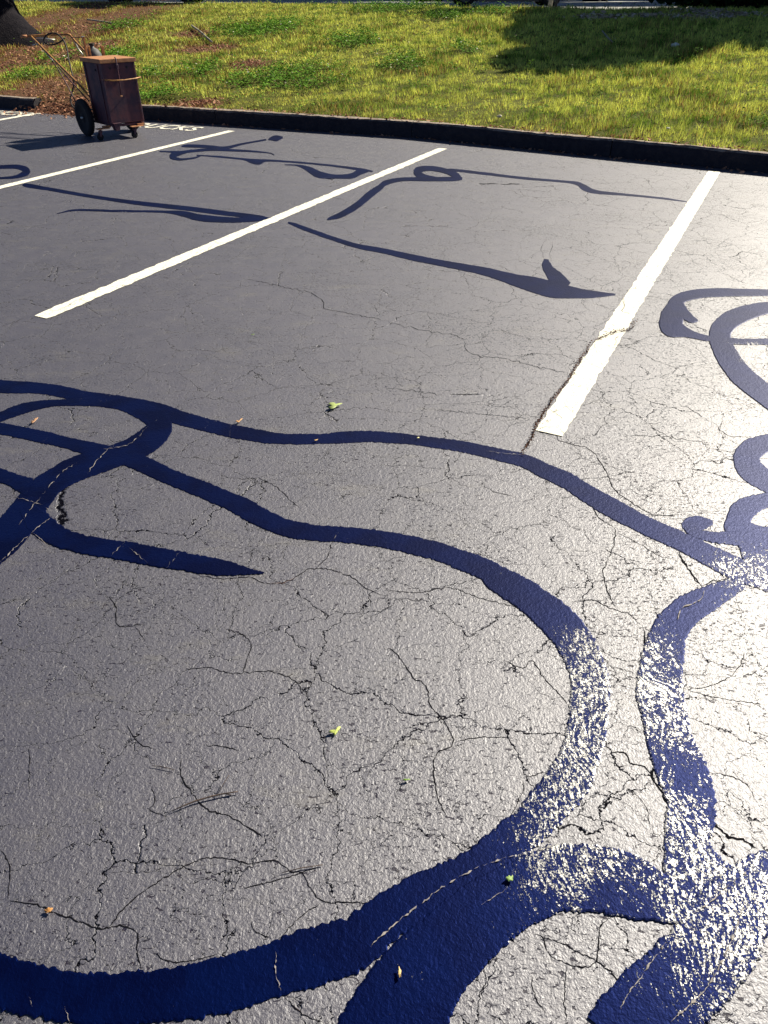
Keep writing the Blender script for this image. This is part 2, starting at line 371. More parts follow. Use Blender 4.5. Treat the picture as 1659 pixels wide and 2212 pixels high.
pale = [(1.8, A([(490, 880), (440, 930), (375, 1010)])), (1.4, A([(330, 958), (240, 1030), (80, 1230)])), (2.2, A([(225, 1195), (140, 1260), (0, 1390)])), (1.6, A([(140, 1262), (225, 1335)])),
 (1.4, A([(480, 1370), (540, 1300)])), (1.4, A([(715, 1418), (775, 1350)])), (1.4, A([(80, 1115), (150, 1135), (225, 1170)])), (2.0, A([(1440, 1300), (1462, 1262)])), (1.6, A([(560, 1330), (640, 1395)])),
 (1.6, A([(640, 800), (560, 880), (440, 905)])), (1.2, A([(1000, 800), (990, 845)])), (2.0, B([(440, 910), (560, 925), (600, 925)])),
 (3.0, D_([(-60, 1670), (0, 1610), (150, 1490), (300, 1385), (450, 1310), (600, 1268), (740, 1232)])), (2.0, D_([(770, 1290), (860, 1330), (960, 1372)])), (3.0, D_([(1010, 1990), (1040, 1900), (1110, 1800), (1230, 1640)])),
 (3.0, D_([(1490, 1400), (1420, 1470), (1340, 1525)])), (4.0, D_([(1240, 1995), (1390, 1850), (1490, 1670), (1560, 1480)])), (3.0, D_([(1590, 1325), (1500, 1400)])), (2.5, D_([(1385, 120), (1370, 170), (1290, 205), (1270, 265)])),
 (2.2, C_([(1190, 1690), (1190, 1780), (1215, 1860)])), (1.8, C_([(280, 1930), (305, 2005)])), (1.6, C_([(125, 1880), (140, 1930)])), (1.8, D_([(1240, 655), (1300, 670)])), (1.8, D_([(1250, 775), (1340, 765)])), (2.0, D_([(420, 1490), (530, 1420)]))]
for wd, P in pale: ribbon_crack(wd*.8, P, 2, .0054)
for wd, P in [(1.3, B([(1030, 235), (1040, 280), (1035, 312), (1110, 322)])), (1.2, B([(890, 485), (970, 492)])), (1.2, B([(960, 455), (1020, 470)])), (1.4, B([(1000, 395), (1070, 392)])), (1.2, B([(700, 725), (780, 770)])), 
              (1.4, B([(660, 832), (745, 842)])), (1.2, B([(1140, 150), (1190, 160)])), (1.6, A([(1160, 45), (1200, 38)])), (1.2, A([(900, 52), (905, 30), (930, 20)]))]: ribbon_crack(wd, P, 1, .0034)
lot = pyobj('parking_lot', vs, fs, M['asphalt']); lot.data.materials.append(M['crack']); lot.data.materials.append(simple('dusty_crack_fill', (.30, .27, .25), (.14, .13, .14), .8, scale=90, bump=0))
lot.data.polygons.foreach_set('material_index', mi)
bm = bmesh.new(); bm.from_mesh(lot.data); bmesh.ops.recalc_face_normals(bm, faces=bm.faces)
for f in bm.faces:
    if f.normal.z < 0: f.normal_flip()
bm.to_mesh(lot.data); bm.free()
tag(lot, 'cracked grey asphalt surface of the parking lot', kind='structure')

# ---------------------------------------------------------------- painted lines
def stripe(P0, P1, w0, w1, label, z=.003):
    """a straight painted band between two ground points with slightly ragged ends and edges"""
    a = at(*P0); b = at(*P1); t = (b-a).normalized(); nn = Vector((-t.y, t.x, 0)); L = (b-a).length; n = int(L/.025)
    V = []; F = []; ph = random.random()*50
    for i in range(n+1):
        s = L*i/n
        hw = .5*(w0+(w1-w0)*i/n)
        for sg in (1, -1):
            V.append(a+t*(s+sg*.0)+nn*sg*(hw+.007*noise.noise(Vector((s*14, sg*9, ph)))+.008*noise.noise(Vector((s*60, sg*9, ph))))+Vector((0, 0, z)))
    for i in range(n): F.append((2*i, 2*i+1, 2*i+3, 2*i+2))
    o = pyobj('parking_line', V, F, M['paint']); flip_up(o)
    return tag(o, label, group='white painted parking bay lines', kind='structure')
def flip_up(o):
    bm = bmesh.new(); bm.from_mesh(o.data)
    for f in bm.faces:
        f.normal_update()
        if f.normal.z < 0: f.normal_flip()
    bm.to_mesh(o.data); bm.free()
stripe((1186, 937), (1543, 371), .108, .108, 'white parking line at the right with rusty crumbs along its left edge')
stripe((88, 686), (957, 321), .104, .104, 'white parking line running through the middle bay to the kerb')
stripe((-420, 508), (500, 283), .100, .100, 'white parking line that ends beside the striping cart')
stripe((-300, 312), (115, 239), .100, .100, 'short stretch of white parking line at the far left, behind the cart')

# the word painted at the head of the bays (letters lie on the pavement)
S0 = at(414, 283.5); U0 = at(304, 275.5)
def bay_word(shift, label):
    cu = bpy.data.curves.new('bay_word', 'FONT'); cu.body = 'TRUCKS'; cu.size = 1.0; cu.space_character = 1.02; cu.offset = .012
    tmp = bpy.data.objects.new('tmp', cu); col.objects.link(tmp)
    dg = bpy.context.evaluated_depsgraph_get(); me = bpy.data.meshes.new_from_object(tmp.evaluated_get(dg))
    bpy.data.objects.remove(tmp)
    xs = [v.co.x for v in me.vertices]; x1 = max(xs)
    bd = (S0-U0); bd.z = 0; bw = bd.length; bd.normalize()
    hd = (at(336, 268.5)-at(304, 275.5)); hd.z = 0
    cap = max(v.co.y for v in me.vertices)
    kx = bw/(x1*.675)
    for v in me.vertices:
        p = S0+bd*((v.co.x-x1)*kx)+hd*(v.co.y/cap)+Vector((KD.x, KD.y, 0))*shift
        v.co = (p.x, p.y, .005)
    o = link('painted_word', me, M['paint']); flip_up(o)
    return tag(o, label, group='white words painted in the bays', kind='structure')
bay_word(0, 'white word painted on the asphalt against the kerb, right of the cart')
bay_word(-2.79, 'white word painted on the asphalt at the far left, half cut by the frame')

# ---------------------------------------------------------------- crack sealant: thick poured tar bands
E2 = lambda P: [(x*.5, y*.5, w*.5) for x, y, w in P]
E3 = lambda P: [(x*.5+829.5, y*.5, w*.5) for x, y, w in P]
EA = lambda P: [(x*.5, y*.5+518.5, w*.5) for x, y, w in P]
EB = lambda P: [(x*.5+829.5, y*.5+518.5, w*.5) for x, y, w in P]
EC = lambda P: [(x*.5, y*.5+1209.7, w*.5) for x, y, w in P]
ED = lambda P: [(x*.5+829.5, y*.5+1209.7, w*.5) for x, y, w in P]
seals = [
 ('long dark tar band crossing the whole lot from left edge to right edge', EA([(-120, 622, 55), (0, 632, 55), (200, 645, 50), (400, 685, 55), (560, 710, 60), (700, 742, 66), (800, 775, 60), (1000, 825, 58), (1200, 858, 50), (1400, 860, 45), (1500, 852, 50), (1640, 851, 48)])
   + EB([(150, 868, 44), (350, 895, 50), (500, 930, 55), (600, 955, 60), (700, 1000, 66), (800, 1045, 70), (900, 1110, 80), (1000, 1165, 84), (1100, 1220, 80), (1200, 1265, 80), (1300, 1310, 85), (1400, 1360, 90), (1500, 1410, 100), (1600, 1450, 95), (1800, 1520, 100)])),
 ('tar band that arches and doubles back down the left edge', EA([(-120, 815, 44), (0, 765, 42), (100, 728, 45), (200, 708, 34), (300, 703, 30), (400, 700, 40), (500, 705, 50), (600, 735, 70), (690, 790, 100), (660, 850, 110), (570, 905, 100), (450, 950, 100), (330, 990, 110), (230, 1045, 110), (155, 1120, 135), (90, 1210, 150), (20, 1290, 150), (-80, 1390, 130)])),
 ('great tar loop sweeping round the right and back along the bottom', EA([(-100, 795, 48), (0, 815, 50), (150, 845, 52), (300, 880, 55), (400, 905, 60), (520, 935, 70), (620, 970, 72), (750, 1030, 70), (900, 1090, 75), (1040, 1150, 80), (1130, 1200, 85), (1250, 1250, 75), (1400, 1268, 68), (1550, 1280, 70)])
   + EB([(0, 1295, 68), (150, 1325, 75), (300, 1370, 85), (450, 1430, 95)]) + ED([(480, 75, 112), (620, 155, 130), (730, 245, 148), (820, 350, 155), (870, 450, 165), (890, 550, 170), (885, 680, 178), (850, 820, 185), (790, 950, 190), (700, 1075, 185), (590, 1180, 170), (450, 1290, 160), (300, 1380, 165), (150, 1455, 180), (-30, 1565, 210)])
   + EC([(1530, 1650, 230), (1300, 1735, 240), (1000, 1825, 238), (800, 1870, 230), (600, 1895, 228), (400, 1897, 232), (200, 1870, 235), (0, 1822, 235), (-160, 1750, 230)])),
 ('broad worn tar band at the bottom centre that branches off the loop', ED([(-60, 2180, 430), (35, 2000, 420), (130, 1850, 400), (260, 1690, 350), (420, 1550, 310), (600, 1440, 290), (740, 1380, 295), (860, 1375, 300), (1000, 1395, 275), (1120, 1440, 245), (1240, 1480, 190), (1340, 1520, 120)])),
 ('scuffed tar band running down beside the long open crack at the right', ED([(1555, 105, 40), (1500, 120, 80), (1430, 150, 105), (1310, 220, 140), (1235, 310, 155), (1200, 430, 185), (1185, 550, 200), (1210, 680, 200), (1240, 800, 205), (1290, 920, 225), (1325, 1030, 215), (1320, 1130, 205), (1310, 1250, 205), (1350, 1370, 290), (1420, 1480, 360), (1470, 1600, 260)])),
 ('wide scuffed tar band in the bottom right corner', ED([(1850, 1330, 200), (1720, 1370, 230), (1620, 1420, 290), (1500, 1545, 350), (1425, 1680, 390), (1310, 1810, 400), (1180, 1940, 420), (1040, 2110, 430)])),
 ('tar arc inside the upper right ring', EB([(1860, 270, 36), (1720, 285, 40), (1600, 305, 60), (1500, 345, 80), (1450, 405, 90), (1470, 480, 95), (1530, 570, 95), (1620, 650, 90), (1740, 740, 90)])),
 ('tar ring at the right edge beside the white line', EB([(1820, 232, 22), (1720, 228, 24), (1600, 228, 30), (1450, 228, 36), (1330, 238, 42), (1265, 265, 52), (1250, 320, 95), (1240, 372, 96), (1310, 402, 40), (1400, 425, 24), (1550, 440, 26), (1820, 440, 25)])),
 ('small tar spur curling from the upper right ring', EB([(1275, 270, 30), (1290, 310, 44), (1325, 342, 36), (1356, 350, 10)])),
 ('tar arc at the right edge below the ring', EB([(1860, 860, 60), (1740, 862, 62), (1650, 878, 76), (1580, 915, 105), (1570, 975, 110), (1640, 1035, 95), (1760, 1090, 90)])),
 ('tar hook at the right edge beneath the arc', EB([(1860, 1120, 60), (1740, 1115, 62), (1640, 1128, 70), (1555, 1170, 105), (1525, 1235, 110), (1600, 1280, 100), (1800, 1300, 100)])),
 ('small rounded blob of tar beside the hook', EB([(1288, 1236, 26), (1310, 1230, 56), (1345, 1226, 66), (1385, 1225, 50), (1420, 1222, 20)])),
 ('scuffed strip of tar under the rounded blob', EB([(1300, 1240, 20), (1330, 1262, 40), (1420, 1284, 46), (1540, 1290, 60)])),
 ('worn tar patch between the hook and the long band', EB([(1540, 1310, 30), (1590, 1360, 90), (1660, 1410, 120), (1800, 1470, 140)])),
 ('short tar band joining the crossing at the left edge', EA([(-120, 1000, 70), (-30, 1012, 66), (50, 1035, 60), (130, 1070, 90)])),
 ('tapering tar band ending in a point left of centre', EA([(110, 1150, 60), (160, 1215, 105), (230, 1272, 98), (330, 1310, 84), (500, 1340, 84), (700, 1375, 84), (900, 1407, 74), (1050, 1431, 38), (1142, 1440, 8)])),
 ('tar line snaking from beside the white line to the small loop', E2([(1415, 950, 6), (1430, 943, 14), (1470, 930, 24), (1540, 890, 28), (1600, 840, 30), (1640, 812, 26)]) + E3([(10, 790, 22), (80, 776, 16), (200, 775, 18), (300, 774, 18), (338, 772, 12)])),
 ('small tar loop near the kerb', E3([(335, 775, 10), (310, 758, 26), (260, 738, 22), (190, 728, 22), (142, 740, 30), (170, 765, 26), (240, 776, 16)])),
 ('thin stepped tar line running to the right-hand white line', E3([(270, 735, 8), (300, 735, 12), (450, 752, 12), (600, 770, 11), (780, 785, 10), (835, 793, 16), (868, 812, 26), (920, 830, 16), (1050, 842, 10), (1200, 857, 8), (1310, 872, 3)])),
 ('long thin tar line in the left bay', E2([(98, 800, 8), (120, 802, 18), (200, 815, 15), (400, 850, 14), (600, 878, 18), (800, 900, 20), (1000, 925, 20), (1120, 938, 16), (1165, 945, 6)])),
 ('thin tar line that swells under the long one in the left bay', E2([(245, 924, 3), (330, 908, 8), (500, 912, 10), (700, 915, 10), (790, 924, 24), (870, 942, 30), (1000, 951, 24), (1100, 949, 18), (1160, 944, 8)])),
 ('tar line crossing the middle bay and swelling to a fork', E2([(1245, 962, 8), (1275, 972, 15), (1350, 1000, 18), (1450, 1035, 18), (1550, 1065, 20), (1659, 1085, 22)]) + EB([(120, 75, 26), (300, 110, 28), (450, 140, 36), (560, 172, 52), (660, 197, 68), (740, 218, 68), (850, 232, 42), (930, 236, 24), (1000, 236, 6)])),
 ('short tar prong of the fork in the middle bay', EB([(700, 84, 20), (700, 100, 36), (712, 130, 44), (745, 165, 60), (790, 205, 50)])),
 ('flat tar smear nearest the kerb', E2([(785, 633, 6), (810, 631, 13), (900, 634, 13), (970, 640, 14), (1050, 622, 8), (1150, 604, 7)])),
 ('ragged tar blot against the kerb', E2([(1160, 604, 6), (1175, 599, 18), (1195, 598, 26), (1222, 594, 8)])),
 ('thin tar line through the upper bay', E2([(690, 655, 4), (790, 657, 10), (900, 647, 12), (1000, 650, 10), (1100, 655, 7), (1170, 663, 4), (1185, 672, 3)])),
 ('curled tar hook at the left of the upper bay', E2([(830, 650, 8), (780, 663, 16), (742, 675, 24), (775, 689, 10), (840, 683, 7), (870, 672, 5)])),
 ('thin wavy tar line in the upper bay', E2([(850, 671, 5), (950, 678, 8), (1050, 688, 9), (1085, 696, 20), (1120, 700, 24), (1160, 694, 10), (1300, 703, 8), (1450, 718, 9), (1560, 733, 12), (1610, 741, 6)])),
 ('thick dipping tar band in the upper bay', E2([(1230, 712, 3), (1290, 716, 8), (1340, 735, 26), (1380, 755, 30), (1450, 763, 18), (1520, 760, 24), (1552, 745, 26), (1590, 739, 10)])),
 ('curled tar end at the far left edge', E2([(-80, 728, 12), (0, 722, 16), (80, 722, 20), (116, 742, 30), (70, 764, 14), (0, 770, 10), (-80, 772, 8)])),
]
for k, (lab, P) in enumerate(seals):
    Q = spline(P, 3.5); n = len(Q); z0 = .0016+.00022*(k % 9)+(.0008 if k in (3, 5) else 0)
    V = []; F = []; ph = k*13.7
    acc = 0
    for i, q in enumerate(Q):
        t = Q[min(i+1, n-1)][:2]-Q[max(i-1, 0)][:2]; t = t/max(1e-6, np.hypot(*t)); nn = np.array([-t[1], t[0]])
        hw = max(.6, .5*q[2]); c = at(q[0], q[1], 0)
        pm = (at(q[0]+1, q[1])-c).length
        e = []
        for sg in (1, -1):
            p = at(q[0]+nn[0]*hw*sg, q[1]+nn[1]*hw*sg, 0)
            d = (p-c); L = max(1e-5, d.length)
            j = .006*noise.noise(Vector((p.x*9, p.y*9, ph)))+.0035*noise.noise(Vector((p.x*60, p.y*60, ph)))+.0055*noise.noise(Vector((p.x*170, p.y*170, ph)))
            j = max(-.35*L, min(.35*L, j)); e.append(p+d/L*j)
        e0, e1 = e[0]-c, e[1]-c; k0 = max(.5, 1-.004/max(e0.length, .001)); k1 = max(.5, 1-.004/max(e1.length, .001))
        V += [e[0], c+e0*k0, c, c+e1*k1, e[1]]
        for m_, zz in zip(range(-5, 0), (z0-.0008, z0, z0, z0, z0-.0008)): V[m_] = Vector((V[m_].x, V[m_].y, zz+.0000012*i))
    for i in range(n-1):
        for c_ in range(4): a = 5*i+c_; F.append((a, a+1, a+6, a+5))
    o = pyobj('crack_sealant', V, F, M['tar']); flip_up(o)
    tag(o, lab, group='poured tar crack sealant bands', kind='structure')

# loose rusty crumbs that fill the crack along the right-hand white line
vs = []; fs = []; mi = []
for wd, P in rust_cracks: ribbon_crack(wd*.45, P, 0, .0052 if P[0][0] > 1100 else .004)
for wd, P in rust_cracks[:3]:
    Q = spline(P, 1.6)
    for q in Q:
        for _ in range(2):
            p = at(q[0]+random.gauss(0, 2.6), q[1]+random.gauss(0, 2.0), .006); r = random.uniform(.002, .0055); b = len(vs)
            a0 = random.random()*6
            vs += [p+Vector((math.cos(a0+k*2.1)*r*random.uniform(.6, 1.6), math.sin(a0+k*2.1)*r, random.uniform(0, .003))) for k in range(3)]+[p+Vector((0, 0, r))]
            fs += [(b, b+1, b+3), (b+1, b+2, b+3), (b+2, b, b+3)]
o = pyobj('crack_debris', vs, fs, M['debris']); tag(o, 'rusty brown crumbs lodged in the crack along the right-hand white line', 'debris', kind='stuff')

# ---------------------------------------------------------------- kerb, lawn, far pavement
def kerb_piece(t0, t1, hgt=.165):
    """one concrete length, from its worn profile"""
    prof = [(0, -.05), (0, hgt*.5), (.004, hgt-.018), (.018, hgt), (.075, hgt+.002), (.135, hgt-.004), (.15, hgt-.02), (.15, -.05)]
    n = max(2, int((t1-t0)/.05)); V = []; F = []
    for i in range(n+1):
        t = t0+(t1-t0)*i/n
        for s, z in prof:
            j = .010*noise.noise(Vector((t*1.3, s*20, z*9)))+.007*noise.noise(Vector((t*11, s*40, z*30)))
            q = kline(t, s+(j if z > 0 else 0)); V.append(Vector((q.x, q.y, z+(j*.8 if z > .1 else 0))))
    m_ = len(prof)
    for i in range(n):
        for k in range(m_-1): a = i*m_+k; F.append((a, a+1, a+m_+1, a+m_))
    F.append(tuple(range(m_))[::-1]); F.append(tuple(n*m_+k for k in range(m_)))
    me = bpy.data.meshes.new('kerb'); me.from_pydata([tuple(v) for v in V], [], F); me.update()
    bm = bmesh.new(); bm.from_mesh(me); bmesh.ops.recalc_face_normals(bm, faces=bm.faces); bm.to_mesh(me); bm.free()
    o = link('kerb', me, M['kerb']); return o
tend = kerb_t(*at(84, 242).xy)-.12
joints = [0.06]
t = .06
kerbs = []
edges = [tend+1.15, -2.6, .06, 2.4, 5.4, 8.4, 11.4]
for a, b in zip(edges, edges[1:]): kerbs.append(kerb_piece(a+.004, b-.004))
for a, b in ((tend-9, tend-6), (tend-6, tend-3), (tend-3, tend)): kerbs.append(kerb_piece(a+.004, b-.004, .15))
for o in kerbs: tag(o, group='concrete kerb lengths along the lawn', kind='structure')

# lawn ground sheet
LX0, LX1 = -26, 40
def lawn_edge(x): return float(np.clip(24.4-.62*(x-1), 21.6, 31.5))+.12*math.sin(x*1.3)
def lawn_grid():
    V = []; F = []
    ts = np.arange(-34, 44, .25); ss = list(np.arange(0, 6, .2))+list(np.arange(6, 44, .4))
    idx = {}
    for i, t in enumerate(ts):
        for j, s in enumerate(ss):
            q = kline(t, s+.10); z = lawn_z(q.x, q.y) if s > 0 else .13
            if tend < t < tend+1.15: z = min(z, .03+max(0, s)*.32)
            V.append((q.x, q.y, z))
    m_ = len(ss)
    for i in range(len(ts)-1):
        for j in range(m_-1):
            a = i*m_+j
            ymin = min(V[a][1], V[a+1][1], V[a+m_][1])
            if ymin < lawn_edge(V[a][0])-.1: F.append((a, a+1, a+m_+1, a+m_))
    return V, F
V, F = lawn_grid()
o = pyobj('lawn_ground', V, F, M['soil'], smooth=True); flip_up(o); tag(o, 'patchy soil under the lawn', kind='structure')
LAWN = o
xs_ = [-200]+list(np.arange(-12, 8, .5))+[200]
V = [(x, lawn_edge(x)-.35, LOTZ-.02) for x in xs_]+[(x, 400, LOTZ-.02) for x in xs_]; n = len(xs_)
o = pyobj('far_pavement', V, [(i, i+1, n+i+1, n+i) for i in range(n-1)], M['farlot']); tag(o, 'pale pavement beyond the lawn', kind='structure')
# soil wedge where the kerb is missing and the bank has washed out
V = []; F = []
for i in range(13):
    t = tend-.05+i*.1
    for j, s in enumerate((-.13, -.03, .08, .2)):
        q = kline(t, s+(.05*noise.noise(Vector((t*5, 0, 2))) if j == 0 else 0)); V.append((q.x, q.y, (.002, .03, .06, .10)[j]+.015*noise.noise(Vector((q.x*9, q.y*9, 0)))*(j > 0)))
for i in range(12):
    for j in range(3): a = 4*i+j; F.append((a, a+1, a+5, a+4))
o = pyobj('soil_spill', V, F, simple('reddish_mulch', (.20, .095, .055), (.10, .045, .03), .95, scale=40, bump=.01, spec=.1)); flip_up(o)
tag(o, 'reddish soil washed out where the kerb has a gap', kind='structure')

# ---- patches of the lawn, measured on the photograph: (x, y, rx, ry) in its pixels -> ground ellipses
def patch(px, py, rx, ry):
    c = at_lawn(px, py); e = at_lawn(px+rx, py); f = at_lawn(px, max(14, py-ry)); g = at_lawn(px, py+ry)
    return (c.x, c.y, max(.15, abs(e.x-c.x)), max(.25, .5*abs(f.y-g.y)))
clover = [patch(*p) for p in [(700, 38, 130, 18), (850, 24, 110, 9), (560, 68, 90, 14), (760, 92, 60, 16), (610, 172, 120, 28), (440, 155, 45, 14), (340, 208, 50, 16), (520, 188, 40, 12), (870, 140, 50, 16), (250, 60, 50, 10), (330, 165, 30, 10), (1060, 30, 60, 6), (960, 40, 50, 8), (250, 125, 40, 10), (130, 130, 30, 10), (60, 170, 40, 8), (1010, 110, 40, 8), (600, 60, 60, 12)]]
dirt = [patch(*p) for p in [(100, 190, 70, 26), (80, 50, 60, 28), (140, 225, 60, 18), (20, 140, 40, 16), (150, 120, 40, 16), (215, 100, 40, 12), (60, 110, 40, 14), (180, 60, 50, 12), (420, 75, 40, 8), (240, 45, 60, 8), (450, 105, 60, 8), (430, 225, 50, 8), (30, 225, 50, 10), (540, 140, 40, 10), (330, 30, 60, 5)]]
def infield(x, y, L):
    x = np.asarray(x, float); y = np.asarray(y, float)
    best = 0
    for cx, cy, rx, ry in L:
        d = ((x-cx)/rx)**2+((y-cy)/ry)**2
        best = np.maximum(best, np.exp(-d*1.1))
    return best
vx = np.array([v.co.x for v in LAWN.data.vertices]); vy = np.array([v.co.y for v in LAWN.data.vertices])
bar = infield(vx, vy, dirt).astype(np.float32)+np.clip((-vx/np.maximum(vy, 1)-.10)*1.2, 0, .30).astype(np.float32)
ba = LAWN.data.attributes.new('bare', 'FLOAT', 'POINT'); ba.data.foreach_set('value', bar.astype(np.float32))
# scatter blades in patches that scale with distance
def scatter():
    pts = []
    s0 = 0
    Y0, Y1 = 3.5, 31.5
    N_ = 2300000
    y = rng.uniform(Y0, Y1, N_); x = rng.uniform(-1, 1, N_)*(.56*(y*cp+CAMH*sp)+.7)
    s = kerb_s(x, y); t = kerb_t(x, y)
    keep = (s > .145+.03*np.sin(t*7)+.02*np.sin(t*23)) & (y < np.clip(24.4-.62*(x-1), 21.6, 31.5)+.12*np.sin(x*1.3))
    # density falls with distance
    dens = np.clip(9.0/y, .25, 1.0)*np.where(y < 24, 1, 1)
    width_fac = (.56*(y*cp+CAMH*sp)+.7)/(.56*(Y1*cp+CAMH*sp)+.7)
    keep &= rng.random(N_) < dens*width_fac
    return x[keep], y[keep], s[keep], t[keep]
gx, gy, gs, gt = scatter()
cl = infield(gx, gy, clover); di = infield(gx, gy, dirt)
def lowfreq(x, y, k, seed):
    r = np.random.default_rng(seed); v = np.zeros_like(x)
    for _ in range(10):
        a = r.uniform(0, 6.28); f = k*r.uniform(.5, 1.8); v += np.sin((x*math.cos(a)+y*math.sin(a))*f+r.uniform(0, 6.28))
    return v/3.2
nz = lowfreq(gx, gy, 2.2, 1); nz2 = lowfreq(gx, gy, 7.0, 2); nz3 = lowfreq(gx, gy, 16.0, 5)
leftness = np.clip((-gx/np.maximum(gy, 1)-.02)*3, 0, 1)
keepd = rng.random(len(gx)) > np.clip(1.2*di+.45*leftness*(nz2 > .1)+.30*(nz3 > .7), 0, .96)
fade_edge = (gt > tend) & (gt < tend+1.15) & (gs < .8)
keepd &= ~(fade_edge & (rng.random(len(gx)) > .15))
isc = (rng.random(len(gx)) < np.clip(cl*1.6-.35+.35*nz2+.25*nz3, 0, .95))
def bake(mask, kind):
    x, y = gx[mask], gy[mask]; n = len(x)
    z = np.array([lawn_z(a, b) for a, b in zip(x, y)])
    z = np.where((gt[mask] > tend) & (gt[mask] < tend+1.15), np.minimum(z, .05+.3*gs[mask]), z)
    sc = np.clip(y/9.0, .8, 2.0)
    if kind == 'grass':
        hgt = rng.uniform(.014, .046, n)*np.clip(1+.3*nz[mask]+.65*nz3[mask], .3, 2.2)*sc**.4*np.where(gx[mask] > 2, 1.35, 1.0); wd = rng.uniform(.0055, .010, n)*sc
        ang = rng.uniform(0, 6.283, n); lean = rng.uniform(.0, .8, n)*hgt; la = rng.uniform(0, 6.283, n)
        dx, dy = np.cos(ang)*wd/2, np.sin(ang)*wd/2; lx, ly = np.cos(la)*lean, np.sin(la)*lean
        V = np.empty((n, 5, 3)); B0 = np.stack([x, y, z-.01], 1)
        V[:, 0] = B0-np.stack([dx, dy, 0*dx], 1); V[:, 1] = B0+np.stack([dx, dy, 0*dx], 1)
        mid = B0+np.stack([lx*.35, ly*.35, hgt*.6], 1)
        V[:, 2] = mid+np.stack([dx*.7, dy*.7, 0*dx], 1); V[:, 3] = mid-np.stack([dx*.7, dy*.7, 0*dx], 1)
        V[:, 4] = B0+np.stack([lx, ly, hgt*(1-.1*rng.random(n))+.01], 1)
        quads = np.array([[0, 1, 2, 3]]); tris = np.array([[3, 2, 4]])
    else:
        hgt = rng.uniform(.03, .10, n)*np.clip(1+.6*nz3[mask], .4, 1.8)*sc**.4; wd = rng.uniform(.016, .030, n)*sc**.7
        ang = rng.uniform(0, 6.283, n); til = rng.uniform(-.5, .5, n); til2 = rng.uniform(-.4, .6, n)
        c, s_ = np.cos(ang), np.sin(ang); V = np.empty((n, 5, 3)); ctr = np.stack([x, y, z+hgt], 1)
        e1 = np.stack([c, s_, til], 1)*wd[:, None]; e2 = np.stack([-s_, c, til2], 1)*wd[:, None]
        V[:, 0] = ctr-e1*.5; V[:, 1] = ctr-e2*.5; V[:, 2] = ctr+e1*.5; V[:, 3] = ctr+e2*.5; V[:, 4] = ctr+(e1+e2)*.1+np.array([0, 0, .004])
        quads = np.array([[0, 1, 2, 3]]); tris = np.array([[0, 1, 4]])
    off = (np.arange(n)*5)[:, None]
    q = (off+quads).ravel(); t3 = (off+tris).ravel()
    loops = np.concatenate([q, t3]).astype(np.int32)
    starts = np.concatenate([np.arange(n)*4, 4*n+np.arange(n)*3]).astype(np.int32)
    tot = np.concatenate([np.full(n, 4), np.full(n, 3)]).astype(np.int32)
    r1 = rng.random((n, 1)); r2 = rng.random((n, 1))
    if kind == 'grass':
        a = np.array([.70, .73, .15]); b = np.array([.13, .25, .025]); d = np.array([.50, .36, .11]); br = np.array([.20, .09, .035])
        u = np.clip(.36+.42*nz2[mask]+.3*nz[mask]-.40*nz3[mask], 0, 1)[:, None]
        colr = a*(1-u)+b*u
        dry = np.clip(di[mask][:, None]*1.2+.09+.22*(nz[mask][:, None] > .55)+.22*leftness[mask][:, None], 0, .9)
        colr = np.where(r1 < dry, np.where(r2 < .35+.35*leftness[mask][:, None], br, d), colr)
    else:
        a = np.array([.045, .15, .016]); b = np.array([.20, .36, .045]); colr = a*(1-r1)+b*r1
        colr = np.where(r2 < .015*(gy[mask][:, None] > 12)+.004, np.array([.62, .60, .50]), colr)
    colr = colr*(.45+.95*rng.random((n, 1)))
    colr = np.repeat(colr, 5, 0); colr = np.concatenate([colr, np.ones((len(colr), 1))], 1).astype(np.float32)
    me = bpy.data.meshes.new(kind)
    me.vertices.add(5*n); me.vertices.foreach_set('co', V.reshape(-1).astype(np.float32))
    me.loops.add(len(loops)); me.loops.foreach_set('vertex_index', loops)
    me.polygons.add(2*n); me.polygons.foreach_set('loop_start', starts); me.polygons.foreach_set('loop_total', tot)
    me.update(calc_edges=True)
    at_ = me.color_attributes.new('tint', 'FLOAT_COLOR', 'POINT'); at_.data.foreach_set('color', colr.ravel())
    return me
o = link('grass', bake(keepd & ~isc, 'grass'), M['blade']); tag(o, 'sunlit yellow green lawn grass behind the kerb', 'grass', kind='stuff')
o = link('clover', bake(isc & (di < .6), 'clover'), M['leafy']); tag(o, 'dark green clover patches spread through the lawn', 'clover', kind='stuff')

